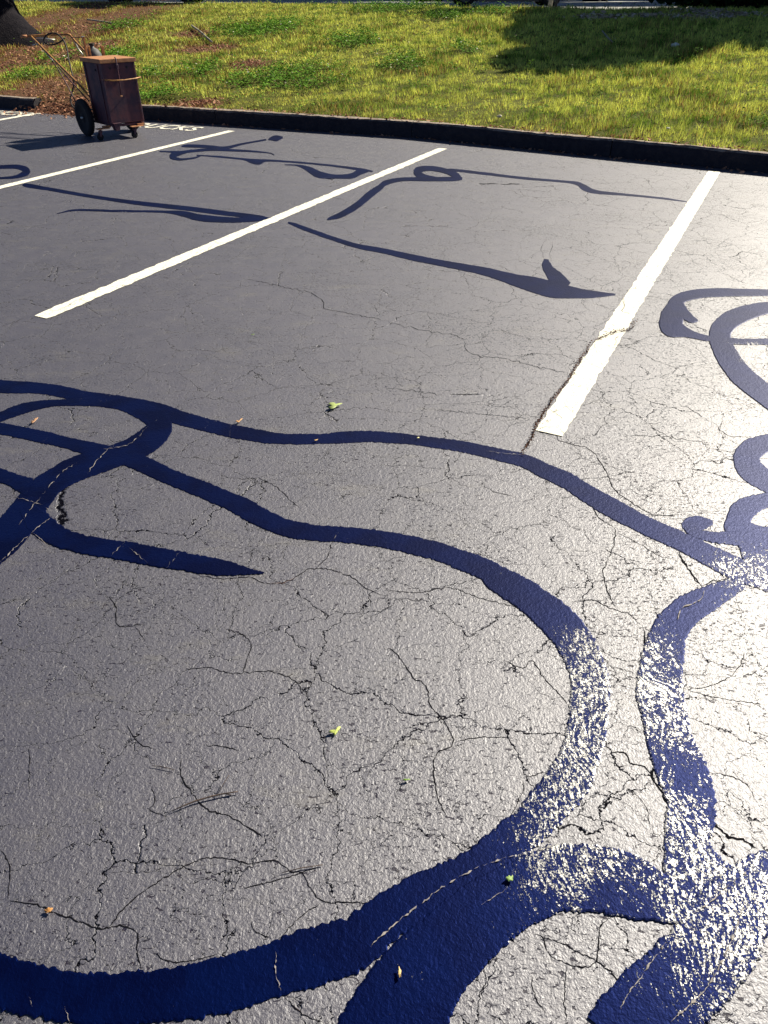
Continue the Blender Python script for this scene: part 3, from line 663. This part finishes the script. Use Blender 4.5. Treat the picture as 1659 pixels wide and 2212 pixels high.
def leaf_cloud(name, centers, sizes, cols, mtl, parent=None, flat=.6):
    """many leaf faces at given centres"""
    n = len(centers); c = np.asarray(centers, float)
    th = rng.uniform(0, 6.283, n); ph = rng.uniform(-1, 1, n)*flat*1.4
    e1 = np.stack([np.cos(th)*np.cos(ph), np.sin(th)*np.cos(ph), np.sin(ph)], 1)
    rnd = rng.normal(size=(n, 3)); rnd[:, 2] += (1-flat)*3; e2 = np.cross(e1, rnd); e2 /= np.linalg.norm(e2, axis=1)[:, None]+1e-9
    s = np.asarray(sizes)[:, None]
    up = np.cross(e1, e2)
    V = np.empty((n, 6, 3))
    V[:, 0] = c-e1*s; V[:, 1] = c-e1*s*.2-e2*s*.42+up*s*.10; V[:, 2] = c+e1*s*.5-e2*s*.3+up*s*.07
    V[:, 3] = c+e1*s; V[:, 4] = c+e1*s*.5+e2*s*.3+up*s*.07; V[:, 5] = c-e1*s*.2+e2*s*.42+up*s*.10
    off = (np.arange(n)*6)[:, None]
    q = np.concatenate([(off+np.array([[0, 1, 2, 3]])), (off+np.array([[0, 3, 4, 5]]))], 0).ravel().astype(np.int32)
    me = bpy.data.meshes.new(name)
    me.vertices.add(6*n); me.vertices.foreach_set('co', V.reshape(-1).astype(np.float32))
    me.loops.add(len(q)); me.loops.foreach_set('vertex_index', q)
    me.polygons.add(2*n); me.polygons.foreach_set('loop_start', (np.arange(2*n)*4).astype(np.int32)); me.polygons.foreach_set('loop_total', np.full(2*n, 4, np.int32))
    me.update(calc_edges=True)
    cc = np.repeat(np.asarray(cols), 6, 0); cc = np.concatenate([cc, np.ones((len(cc), 1))], 1).astype(np.float32)
    at_ = me.color_attributes.new('tint', 'FLOAT_COLOR', 'POINT'); at_.data.foreach_set('color', cc.ravel())
    return link(name, me, mtl, parent)

# ---------------------------------------------------------------- trees
def crown_points(blobs, n, shell=.55, jit=.03):
    out = []
    tot = sum(b[3]*b[4]*b[5] for b in blobs)
    for cx, cy, cz, rx, ry, rz in blobs:
        k = int(n*rx*ry*rz/tot); v = rng.normal(size=(k, 3)); v /= np.linalg.norm(v, axis=1)[:, None]
        r = (shell+(1-shell)*rng.random((k, 1)))*(1+jit*rng.normal(size=(k, 1)))
        out.append(v*r*np.array([rx, ry, rz])+np.array([cx, cy, cz]))
    return np.concatenate(out)
def green(n, a, b, j=.3):
    u = rng.random((n, 1)); return (np.array(a)*(1-u)+np.array(b)*u)*(1-j/2+j*rng.random((n, 1)))
def trunk_mesh(base, h, r0, r1, flare=1.9, lobes=5, name='trunk', parent=None, mtl=None, lean=(0, 0), fl=.5):
    V = []; F = []; n = 36; zs = [-.12, 0, .06, .14, .25, .4, .6, .9, 1.4, 2.2, 3.2, h]; zs = [z for z in zs if z < h]+[h]
    for z in zs:
        f = max(0, 1-z/(fl*2)); r = r0+(r1-r0)*max(z, 0)/h
        for k in range(n):
            a = 2*math.pi*k/n
            lob = (.5+.5*math.cos(a*lobes+1.1))**1.5
            rr = r*(1+(flare-1)*(f**2.2)*(.35+.9*lob)+.07*noise.noise(Vector((math.cos(a)*2, math.sin(a)*2, z*.8)))+.05*noise.noise(Vector((math.cos(a)*7, math.sin(a)*7, z*1.5))))
            V.append((base[0]+lean[0]*z+rr*math.cos(a), base[1]+lean[1]*z+rr*math.sin(a), base[2]+z))
    for i in range(len(zs)-1):
        for k in range(n): a = i*n+k; b = i*n+(k+1) % n; F.append((a, b, b+n, a+n))
    F.append(tuple(range((len(zs)-1)*n, len(zs)*n)))
    return pyobj(name, V, F, mtl or M['bark'], parent, smooth=True)
def local(o, root):
    for v in o.data.vertices: v.co -= root.location
def limbs(root, base, h, n, L, parent, r=.12):
    bm = bmesh.new()
    for k in range(n):
        a = 2*math.pi*k/n+random.random(); z = h*(.55+.45*k/n)
        p = [Vector((base[0], base[1], base[2]+z))]
        for j in range(1, 6):
            p.append(p[-1]+Vector((math.cos(a)*L/5, math.sin(a)*L/5, L/5*.55+random.uniform(-.1, .1)*L/5)))
            a += random.uniform(-.25, .25)
        tube(bm, p, r, 8, rs=[r*(1-j/6.5) for j in range(6)])
    return bm
# big old tree at the upper left
def big_tree(name, base, h, r0, r1, blobs, nl, lab, leafsize, ca, cb, flare=1.9, group=None, lobes=5, fl=.5, nlimb=6, L=2.6, bark=None):
    root = empty(name, base); tag(root, lab, 'tree', group)
    tr = trunk_mesh(base, h, r0, r1, flare, lobes, parent=root, mtl=bark, fl=fl); local(tr, root)
    bm = limbs(root, base, h, nlimb, L, root, r1*.55); b = obj('branch', bm, bark or M['bark'], root, True); local(b, root)
    P = crown_points(blobs, nl)
    cr = leaf_cloud('crown', P, rng.uniform(.7, 1.3, len(P))*leafsize, green(len(P), ca, cb), M['leafy'], root, .8); local(cr, root)
    return root
tb = at_lawn(-62, 98)
TB = (tb.x, tb.y+.35, lawn_z(tb.x, tb.y)-.03)
print('TREE', TB)
big_tree('shade_tree', TB, 5.5, .92, .60, [(TB[0], TB[1]+.5, 7.6, 2.8, 2.8, 1.7), (TB[0]-1.8, TB[1]+1, 7.0, 2.0, 2.2, 1.3), (TB[0]+1.2, TB[1]+1.8, 8.6, 2.0, 2.0, 1.2), (TB[0]+4.2, TB[1]+3.4, 6.0, 1.3, 1.3, 1.4)], 9000,  # last crown blob is out of view, added sunward to shade the trunk
         'massive dark tree trunk with flared roots at the upper left corner', .16, (.03, .07, .015), (.06, .11, .03), flare=2.1, lobes=4, fl=.55)
# dense evergreen at the upper right whose shadow lies on the lawn
EV = (9.2, 22.3, .93)
blobs = [(10.6, 22.9, 6.6, 1.9, 1.9, 1.5), (11.3, 21.0, 8.0, 1.5, 1.7, 1.4), (11.3, 21.8, 6.8, 1.8, 1.9, 1.5), (10.6, 22.9, 5.2, 2.4, 2.6, 1.8), (9.0, 22.5, 3.2, 3.3, 2.7, 2.0), (8.9, 22.9, 2.3, 3.3, 2.2, 1.35)]
big_tree('evergreen_tree', EV, 5.6, .22, .12, blobs, 110000, 'dark broadleaf evergreen with drooping boughs over leaf litter at the upper right', .14, (.010, .028, .012), (.022, .045, .018), flare=1.3, nlimb=9, L=2.0)
ev2 = (13.5, 20.4, .93)
big_tree('evergreen_tree', ev2, 5.0, .2, .1, [(13.9, 20.3, 6.6, 1.5, 1.5, 1.4), (13.7, 20.3, 5.0, 2.0, 2.0, 1.8), (13.2, 20.6, 3.2, 2.3, 1.9, 1.9)], 36000, 'second evergreen beyond the right edge, casting the shade along the lawn', .14, (.010, .028, .012), (.022, .045, .018), flare=1.3, nlimb=7, L=1.6)
# trees beyond the far pavement (they shade it)
for k, (x, y, rr, cc) in enumerate([(2.0, 39.5, 3.6, 0), (9.5, 40, 4.0, 1), (17.5, 41, 4.2, 2), (4.0, 51, 6.0, 3), (14.5, 52, 6.0, 4), (-7.0, 50, 6.0, 5), (25, 53, 6.5, 6)]):
    big_tree('far_tree', (x, y, LOTZ), 7.0, .3, .2, [(x, y, 9.4, rr, rr, 2.6), (x+1.5, y+.8, 7.8, rr*.8, rr*.8, 2.0)], 22000,
             ['left tree beyond the far pavement, behind the lawn', 'middle tree beyond the far pavement, behind the lawn', 'right tree beyond the far pavement, behind the evergreen', 'taller tree of the back row, behind the middle car', 'taller tree of the back row, behind the evergreen', 'taller tree at the left of the back row', 'taller tree at the far right of the back row'][k], .33, (.03, .07, .02), (.06, .12, .03), group='trees beyond the far pavement')
# slim sapling between the lawn and the far pavement
sp_ = at(1187, 19, .94)
root = empty('sapling', (sp_.x, sp_.y, .93)); tag(root, 'slim pale trunk of a sapling at the far edge of the lawn', 'tree')
bm = bmesh.new(); tube(bm, [(0, 0, -.05), (.02, 0, .35), (-.03, .01, .8), (.03, 0, 1.4), (0, 0, 2.4)], .05, 10, rs=[.07, .055, .05, .04, .025])
obj('trunk', bm, M['palebark'], root, True)
P = crown_points([(0, 0, 3.0, .9, .9, 1.0)], 1600, .2)
leaf_cloud('crown', P, rng.uniform(.05, .09, len(P)), green(len(P), (.05, .12, .02), (.09, .17, .04)), M['leafy'], root)
bp = at(1200, 18, .94)
root = empty('marker_post', (bp.x, bp.y, .93)); tag(root, 'dark slim post standing just right of the sapling', 'post')
bm = bmesh.new(); bx(bm, (0, 0, .55), (.07, .07, 1.16), bev=.006); obj('post_shaft', bm, M['black'], root)
bm = bmesh.new(); bx(bm, (0, 0, 1.145), (.09, .09, .03), bev=.006); obj('post_cap', bm, M['black'], root)

# wooden fence at the upper right
fr = empty('wooden_fence', (10.2, 25.6, .93)); tag(fr, 'reddish brown board fence behind the evergreen at the upper right corner', 'fence')
for k in range(34):
    bm = bmesh.new(); hh_ = 1.78+random.uniform(-.01, .01); bx(bm, (k*.155, -.15*k*.155*.1, hh_/2), (.142, .02, hh_), bev=.003); obj('board', bm, M['wood'], fr)
for k in range(3):
    bm = bmesh.new(); bx(bm, (k*2.4+.1, .07, .92), (.09, .09, 1.84), bev=.004); obj('post', bm, M['wood'], fr)
for z in (.4, 1.4):
    bm = bmesh.new(); bx(bm, (2.6, .032, z), (5.3, .04, .09), bev=.003); obj('rail', bm, M['wood'], fr)

# leaf litter under the evergreen, and chips in the bare soil
def scat_ellipse(P, n):
    out = []
    for (px, py, rx, ry) in P:
        c = at_lawn(px, py); e = at_lawn(px+rx, py); g = at_lawn(px, py+ry)
        ax = abs(e.x-c.x); ay = max(.2, abs(g.y-c.y))
        k = rng.normal(size=(n, 2))*.55
        for a, b in k:
            x, y = c.x+a*ax, c.y+b*ay
            if kerb_s(x, y) > .17: out.append((x, y, lawn_z(x, y)+random.uniform(.045, .075)))
    return np.array(out)
P = scat_ellipse([(1400, 38, 60, 5), (1530, 30, 60, 6), (1590, 35, 50, 6), (1290, 42, 50, 5), (1500, 42, 60, 5)], 150)
leaf_cloud('leaf_litter', P, rng.uniform(.04, .085, len(P)), green(len(P), (.42, .30, .20), (.62, .52, .40), .5), M['litter'], flat=.35)
tag(bpy.data.objects['leaf_litter'], 'pale dry fallen leaves on the ground under the evergreen', 'leaf litter', kind='stuff')
dd = dirt
pts = []
for (cx_, cy_, rx, ry) in dd:
    for a, b in rng.normal(size=(420, 2))*.55:
        x, y = cx_+a*rx, cy_+b*ry
        if kerb_s(x, y) > .1: pts.append((x, y, lawn_z(x, y)+random.uniform(.005, .03)))
for _ in range(700):
    t = tend+random.uniform(-.3, 1.4); s = random.gauss(.1, .22); q = kline(t, s)
    pts.append((q.x, q.y, max(.008, .05+.28*s if s > -.13 else .008)+random.uniform(0, .02)))
for _ in range(320):
    t = tend+1.1+random.random()*12; q = kline(t, -abs(random.gauss(0, .05))-.01); pts.append((q.x, q.y, .010))
for _ in range(500):
    t = tend+random.random()*12; q = kline(t, random.uniform(.02, .2)); pts.append((q.x, q.y, .176))
pts = np.array(pts)
leaf_cloud('wood_chips', pts, rng.uniform(.010, .032, len(pts)), green(len(pts), (.20, .085, .055), (.38, .20, .12), .8), M['litter'], flat=.4)
tag(bpy.data.objects['wood_chips'], 'reddish brown chips and dead leaves in the bare patches of the lawn', 'mulch', kind='stuff')

# ---------------------------------------------------------------- parked cars on the far pavement
def car(x, y, rz, lab):
    r = empty('parked_car', (x, y, LOTZ), rz); tag(r, lab, 'car', 'dark cars parked beyond the lawn')
    L, W = 4.5, 1.8
    prof = [(-2.25, .36), (-2.25, .78), (-2.1, .95), (-1.5, 1.02), (-.95, 1.42), (.75, 1.44), (1.35, 1.0), (2.1, .82), (2.25, .62), (2.22, .32), (1.85, .15), (1.72, .16), (1.70, .40), (1.55, .60), (1.35, .66), (1.15, .60), (1.0, .38), (.98, .13), (-.98, .13), (-1.0, .40), (-1.15, .60), (-1.35, .66), (-1.55, .60), (-1.70, .40), (-1.72, .16), (-2.1, .17)]
    bm = bmesh.new(); rings = []
    for yy, ins in ((-.9, .05), (-.84, 0), (.84, 0), (.9, .05)):
        rings.append([bm.verts.new((px*(1-ins*.25), yy*(1 if pz < 1.05 else .84), pz-(ins*.2 if pz > 1 else -ins*.1))) for px, pz in prof])
    k = len(prof)
    for a, b in zip(rings, rings[1:]):
        for i in range(k): bm.faces.new((a[i], a[(i+1) % k], b[(i+1) % k], b[i]))
    f1 = bm.faces.new(rings[0]); f2 = bm.faces.new(rings[-1][::-1]); bmesh.ops.triangulate(bm, faces=[f1, f2]); bmesh.ops.recalc_face_normals(bm, faces=bm.faces)
    obj('body', bm, M['carpaint'], r)
    for sg in (-1, 1):
        bm = bmesh.new(); q = [(-1.3, 1.06), (-.9, 1.36), (.68, 1.37), (1.12, 1.04)]
        a = [bm.verts.new((px, sg*(.905 if pz < 1.1 else .775), pz)) for px, pz in q]; b = [bm.verts.new((v.co.x, v.co.y-sg*.02, v.co.z)) for v in a]
        bm.faces.new(a); bm.faces.new(b[::-1])
        for i in range(4): bm.faces.new((a[i], a[(i+1) % 4], b[(i+1) % 4], b[i]))
        obj('side_window', bm, M['glass'], r)
        for wx in (-1.35, 1.35):
            bm = bmesh.new(); lathe(bm, [(-.1, .25), (-.09, .31), (-.05, .33), (.05, .33), (.09, .31), (.1, .25)], (wx, sg*.8, .33), 'Y')
            wh = obj('wheel', bm, M['rubber'], r, True)
            bm = bmesh.new(); lathe(bm, [(-.112, .1), (-.105, .22), (.105, .22), (.112, .1)], (wx, sg*.8, .33), 'Y'); obj('rim', bm, M['grey'], wh)
        bm = bmesh.new(); bx(bm, (2.13, sg*.62, .68), (.16, .3, .12), bev=.02); obj('headlight', bm, M['steel'], r)
    return r
car(3.9, 28.6, R(180), 'dark car parked side on beyond the lawn, left of the sapling')
car(-8.6, 33.5, R(180), 'dark car parked side on beyond the lawn, above the cart')

# ---------------------------------------------------------------- the striping / sealing cart
HD = R(44)
O = Vector((-3.0917, 9.2301, 0))
cart = empty('melter_cart', O, HD)
tag(cart, 'rusty brown upright box cart on wheels with yellow push handles, standing by the kerb', 'cart')
# body: folded sheet box, slightly wider top rim
bm = bmesh.new(); bx(bm, (.2035, .223, .455), (.405, .446, .59), bev=.006); body = obj('body', bm, M['rust'], cart)
for c_, d_ in (((.0035, -.004, .45), (.016, .006, .58)), ((.385, -.0045, .45), (.012, .007, .58)), ((-.004, .09, .45), (.006, .02, .58)), ((-.004, .40, .45), (.006, .02, .58))):
    bm = bmesh.new(); bx(bm, c_, d_); obj('corner_trim', bm, M['rust'], body)
for c_, ax in (((.10, 0, .70), 'Y'), ((.30, 0, .70), 'Y'), ((0, .15, .68), 'X')):
    bm = bmesh.new(); lathe(bm, [(-.0065, .010), (.002, .010)], c_, ax, 14); obj('bolt_hole', bm, M['black'], body)
bm = bmesh.new(); bx(bm, (.2035, .223, .769), (.437, .480, .040), bev=.005)
obj('lid', bm, M['lid'], cart)
# front lever with its latch
bm = bmesh.new(); tube(bm, [(.172, -.020, .800), (.172, -.034, .785), (.170, -.036, .70), (.166, -.040, .6), (.150, -.045, .44)], .0075, 10)
lev = obj('lever', bm, M['rust'], cart, True)
bm = bmesh.new(); bx(bm, (.172, -.032, .712), (.030, .022, .05), bev=.005); obj('latch', bm, M['rust'], lev)
bm = bmesh.new(); bx(bm, (.150, -.047, .432), (.028, .016, .012), bev=.003); obj('lever_foot', bm, M['lid'], lev)
# bail rod bent across the front
bm = bmesh.new(); tube(bm, [(.0, .03, .597), (.02, -.02, .595), (.07, -.075, .590), (.20, -.085, .588), (.36, -.05, .592), (.44, -.02, .598), (.455, .05, .60)], .0062, 8)
obj('bail_rod', bm, M['yellow'], cart, True)
# chassis under the box
bm = bmesh.new()
for x in (.03, .377): bx(bm, (x, .28, .145), (.03, .56, .026), bev=.003)
bx(bm, (.2035, .50, .19), (.54, .03, .03), bev=.003); bx(bm, (.2035, .02, .142), (.40, .03, .022), bev=.003)
ch = obj('chassis', bm, M['rust'], cart)
bm = bmesh.new()
v = [(.01, -.016, .162), (.095, -.016, .162), (.072, -.016, .092), (.030, -.016, .092)]
a = [bm.verts.new(p) for p in v]; b = [bm.verts.new((p[0], p[1]+.07, p[2])) for p in v]
bm.faces.new(a); bm.faces.new(b[::-1])
for i in range(4): bm.faces.new((a[i], a[(i+1) % 4], b[(i+1) % 4], b[i]))
bx(bm, (.053, -.012, .165), (.10, .03, .012), bev=.002); bmesh.ops.recalc_face_normals(bm, faces=bm.faces)
obj('nozzle', bm, M['rust'], cart)
# front casters
for (x, y) in ((-.115, .085), (.255, -.025)):
    bm = bmesh.new(); bx(bm, (x+.03, y, .118), (.15, .062, .010), bev=.002); bx(bm, (x+.09, y+.02, .130), (.09, .04, .02))
    br = obj('caster_bracket', bm, M['lid'], cart)
    bm = bmesh.new(); tube(bm, [(x, y, .118), (x, y, .095)], .013, 10)
    for s in (-1, 1): bx(bm, (x-.012, y+s*.020, .068), (.026, .004, .058), rot=Matrix.Rotation(R(18), 3, 'Y'))
    bx(bm, (x, y, .096), (.036, .046, .006)); obj('caster_fork', bm, M['rust'], br)
    bm = bmesh.new(); lathe(bm, [(-.013, .030), (-.011, .036), (.011, .036), (.013, .030)], (x-.018, y, .036), 'Y', 20); obj('caster_wheel', bm, M['rubber'], br, True)
# big rear wheels
for x in (-.085, .492):
    bm = bmesh.new(); lathe(bm, [(-.020, .125), (-.030, .135), (-.034, .16), (-.026, .184), (-.010, .193), (.010, .193), (.026, .184), (.034, .16), (.030, .135), (.020, .125)], (x, .50, .19), 'X', 40)
    wh = obj('tyre', bm, M['rubber'], cart, True)
    bm = bmesh.new(); lathe(bm, [(-.024, .03), (-.022, .05), (-.010, .06), (-.012, .118), (-.022, .128), (.022, .128), (.012, .118), (.010, .06), (.022, .05), (.024, .03)], (x, .50, .19), 'X', 40); obj('rim', bm, M['rubber'], wh, True)
    bm = bmesh.new(); tube(bm, [(x-.045, .50, .19), (x+.045, .50, .19)], .012, 12); obj('axle', bm, M['steel'], wh, True)
# handles
def arc(a, b, k=6): return [Vector(a).lerp(Vector(b), i/k) for i in range(k+1)]
bm = bmesh.new()
tube(bm, [(.012, .46, .40), (.004, .66, .508), (0, 1.12, .698), (0, 1.60, .897), (0, 1.70, .938)], .0125, 12)
lf = obj('handle_tube', bm, M['yellow'], cart, True)
bm = bmesh.new(); tube(bm, [(.40, .46, .47), (.40, .66, .565), (.40, 1.12, .762), (.40, 1.42, .90), (.40, 1.50, .948)], .0125, 12)
obj('handle_tube', bm, M['yellow'], cart, True)
bm = bmesh.new(); tube(bm, [(-.10, 1.765, .940), (.05, 1.70, .945), (.25, 1.59, .954), (.375, 1.525, .958), (.40, 1.49, .948)], .0125, 12)
cb = obj('crossbar', bm, M['yellow'], cart, True)
bm = bmesh.new(); tube(bm, [(-.105, 1.768, .940), (-.035, 1.735, .942)], .0155, 12); obj('grip', bm, M['lid'], cb, True)
bm = bmesh.new(); tube(bm, [(.03, 1.66, .925), (.12, 1.60, .918), (.215, 1.54, .905)], .0065, 8); obj('brake_lever', bm, M['steel'], cb, True)
bm = bmesh.new(); tube(bm, [(0, 1.52, .872), (-.03, 1.56, .868), (-.05, 1.60, .858)], .005, 8); tube(bm, [(0, 1.44, .82), (-.002, 1.30, .748), (0, 1.22, .712)], .0065, 8); obj('control_rod', bm, M['steel'], cart, True)
bm = bmesh.new(); tube(bm, [(0, 1.24, .71), (.0, 1.10, .60), (0, .98, .48), (0, .86, .33), (.01, .78, .22), (.02, .72, .20)], .006, 8)
tube(bm, [(0, 1.12, .66), (.0, .86, .53), (.0, .66, .44), (.01, .5, .35)], .007, 8); obj('linkage_rod', bm, M['rust'], cart, True)
bm = bmesh.new(); tube(bm, [(.40, 1.46, .93), (.40, 1.36, .82), (.38, 1.22, .76)], .0075, 8); obj('control_rod', bm, M['steel'], cart, True)
# hose looped over the crossbar
hp = [(.33, 1.50, .925), (.27, 1.52, .885), (.20, 1.57, .855), (.13, 1.58, .86), (.09, 1.58, .90), (.12, 1.55, .95), (.17, 1.50, .975), (.22, 1.44, .965), (.25, 1.38, .90), (.24, 1.32, .82), (.20, 1.24, .72), (.15, 1.12, .60), (.12, 1.05, .50), (.09, 1.06, .42), (.04, 1.06, .34), (.02, 1.02, .26), (.05, .92, .22), (.12, .80, .23), (.18, .62, .24)]
Q = spline(hp, .02)
bm = bmesh.new(); tube(bm, [tuple(q) for q in Q], .0085, 10); obj('hose', bm, M['black'], cart, True)
# uprights and gas cylinder behind the lid
for (x, y, z, s) in ((.095, .494, .972, .024), (.135, .494, .885, .022), (.295, .494, .882, .034)):
    bm = bmesh.new(); bx(bm, (x, y, (z+.5)/2), (s, .022, z-.5), bev=.003); obj('upright', bm, M['yellow'], cart)
bm = bmesh.new(); bx(bm, (.095, .494, .976), (.030, .028, .008), bev=.002); obj('upright_cap', bm, M['steel'], cart)
bm = bmesh.new(); tube(bm, [(.095, .50, .968), (.08, .60, .966), (.07, .72, .962)], .004, 6); obj('cross_rod', bm, M['rust'], cart, True)
bm = bmesh.new(); lathe(bm, [(.26, .08), (.28, .095), (.74, .095), (.80, .088), (.845, .062), (.865, .022), (.89, .022), (.895, .012)], (.225, .60, 0), 'Z', 28)
gc = obj('gas_cylinder', bm, M['grey'], cart, True)
bm = bmesh.new(); lathe(bm, [(.885, .03), (.905, .03)], (.225, .60, 0), 'Z', 12); obj('valve', bm, M['black'], gc)

# ---------------------------------------------------------------- small litter: leaves, seeds, twigs
def leaf(px, py, size, c, lab, lobes=0, rot=0, cat='leaf', name='fallen_leaf', aspect=.45, h=.0, group=None):
    p = at(px, py, .0); r = empty_mesh = None
    n = 22; V = []; F = []; size *= .62; k1_ = random.uniform(0, 6); k2_ = random.uniform(0, 6)
    V.append((0, 0, .004))
    for k in range(n):
        a = 2*math.pi*k/n
        rr = size*(1+(.45*math.cos(lobes*a) if lobes else 0))*(1+.22*math.sin(2*a+k1_)+.16*math.sin(5*a+k2_))
        x_, y_ = rr*math.cos(a), rr*math.sin(a)*aspect
        V.append((x_, y_, .003+.10*abs(y_)+.10*size*(x_/size)**2+.004*random.random()))
    m_ = len(V); V += [(a, b, c_+.0006) for a, b, c_ in V]
    for k in range(n):
        a, b = 1+k, 1+(k+1) % n
        F.append((0, b, a)); F.append((m_, m_+a, m_+b)); F.append((a, b, m_+b, m_+a))
    o = pyobj(name, V, F, simple(name, c, [x*.6 for x in c], .6, scale=60, bump=0), smooth=True)
    o.location = (p.x, p.y, .001+h*.4); o.rotation_euler = (random.uniform(-.04, .04), random.uniform(-.04, .04), rot)
    tag(o, lab, cat, group); return o
G_ = (.34, .42, .14); T_ = (.50, .33, .15); Bn = (.30, .13, .06)
leaf(722, 879, .042, G_, 'bright green lobed leaf lying in the middle of the asphalt', 3, .2, aspect=.8)
leaf(724, 1584, .016, (.42, .50, .12), 'small crumpled yellow green leaf inside the big loop', 3, .8, aspect=.8)
leaf(878, 1688, .011, (.12, .22, .03), 'tiny green leaf scrap right of the twig', 0, .1)
leaf(1100, 1903, .012, (.22, .34, .10), 'small vivid green leaf scrap on the worn tar band', 0, 1.0, aspect=.75, h=.008)
leaf(863, 2106, .012, (.62, .45, .20), 'pale tan winged seed on the tar at the bottom', 0, 1.75, 'seed', 'winged_seed', .4, .008)
leaf(75, 912, .022, (.45, .25, .14), 'curled striped brown leaf between the tar bands at the left', 2, 1.2, aspect=.7)
leaf(516, 914, .018, (.50, .28, .12), 'orange brown leaf touching the long tar band', 3, .9, aspect=.8, h=.006)
leaf(683, 955, .013, T_, 'little tan leaf lying on the long tar band', 0, .2, h=.006)
leaf(903, 950, .010, (.6, .55, .25), 'pale yellow scrap on the long tar band near its middle', 0, .5, h=.006)
leaf(107, 1970, .011, (.45, .22, .07), 'orange crumb of leaf on the crack at the lower left', 0, .5, aspect=.8)
#leaf(1091, 1848, .009, T_, 'small tan sliver on the tar above the green scrap', 0, 1.3, aspect=.3, h=.008)
#leaf(868, 2180, .008, (.40, .16, .05), 'tiny orange brown chip on the tar by the winged seed', 0, 1.2, h=.008)
leaf(546, 725, .012, (.18, .30, .06), 'small dull green leaf left of centre', 0, .3)
def twig(P, rs, lab, extra=()):
    bm = bmesh.new(); Q = [at(x, y, z) for x, y, z in P]
    o0 = Q[0].copy(); tube(bm, [q-o0 for q in Q], .003, 8, rs=rs)
    for E_, er in extra:
        tube(bm, [at(x, y, z)-o0 for x, y, z in E_], er, 6)
    o = obj('twig', bm, M['twig'], None, True); o.location = o0; tag(o, lab, 'twig'); return o
twig([(371, 1752, .005), (395, 1741, .006), (420, 1731, .006), (450, 1722, .007), (480, 1715, .007), (500, 1712, .006), (514, 1710, .006)], [.0009, .0013, .0017, .0017, .0016, .0014, .0010],
     'bare brown twig with a side shoot lying inside the big loop', [([(470, 1715, .007), (480, 1698, .012), (495, 1674, .02)], .0009), ([(488, 1715, .006), (499, 1717, .004)], .0013)])
twig([(328, 1654, .004), (345, 1655, .005), (362, 1659, .005), (377, 1663, .004)], [.0006, .0008, .0008, .0006], 'short thin twig just above the longer one')
twig([(610, 1885, .004), (650, 1875, .004), (697, 1868, .004)], [.0008, .001, .0008], 'hair thin dark stem near the lower centre crack')
# pale scraps on the lawn
def scrap(px, py, s, lab, c=(.75, .74, .70)):
    p = at_lawn(px, py); bm = bmesh.new()
    r = bmesh.ops.create_icosphere(bm, subdivisions=2, radius=s)
    for v in bm.verts:
        v.co *= 1+.35*noise.noise(v.co*30+Vector((px, py, 0))); v.co.z *= .55
    o = obj('paper_scrap', bm, simple('pale_scrap', c, [x*.8 for x in c], .8, bump=0)); o.location = (p.x, p.y, p.z+.05); tag(o, lab, 'litter'); return o
scrap(1457, 105, .07, 'crumpled white paper scrap on the lawn below the evergreen shadow')
scrap(1078, 262, .028, 'small pale scrap on the lawn near the kerb, left of the other one', (.5, .45, .36))
scrap(1441, 289, .022, 'small whitish scrap on the lawn at the right above the kerb', (.6, .58, .5))
# sticks lying on the lawn
def lawn_stick(P, r, lab):
    bm = bmesh.new(); Q = [at_lawn(x, y)+Vector((0, 0, .06)) for x, y in P]; o0 = Q[0].copy(); tube(bm, [q-o0 for q in Q], r, 7)
    o = obj('fallen_stick', bm, M['palebark'], None, True); o.location = o0; tag(o, lab, 'stick'); return o
lawn_stick([(415, 62), (432, 74), (447, 88), (458, 98)], .022, 'pale fallen stick on the lawn above the cart')
lawn_stick([(1300, 75), (1312, 90), (1322, 100)], .015, 'thin pale stick lying in the evergreen shadow')
lawn_stick([(300, 33), (340, 35), (380, 38)], .03, 'pale weathered branch along the top of the lawn')
lawn_stick([(190, 48), (225, 53), (250, 58)], .02, 'short pale stick right of the big trunk')
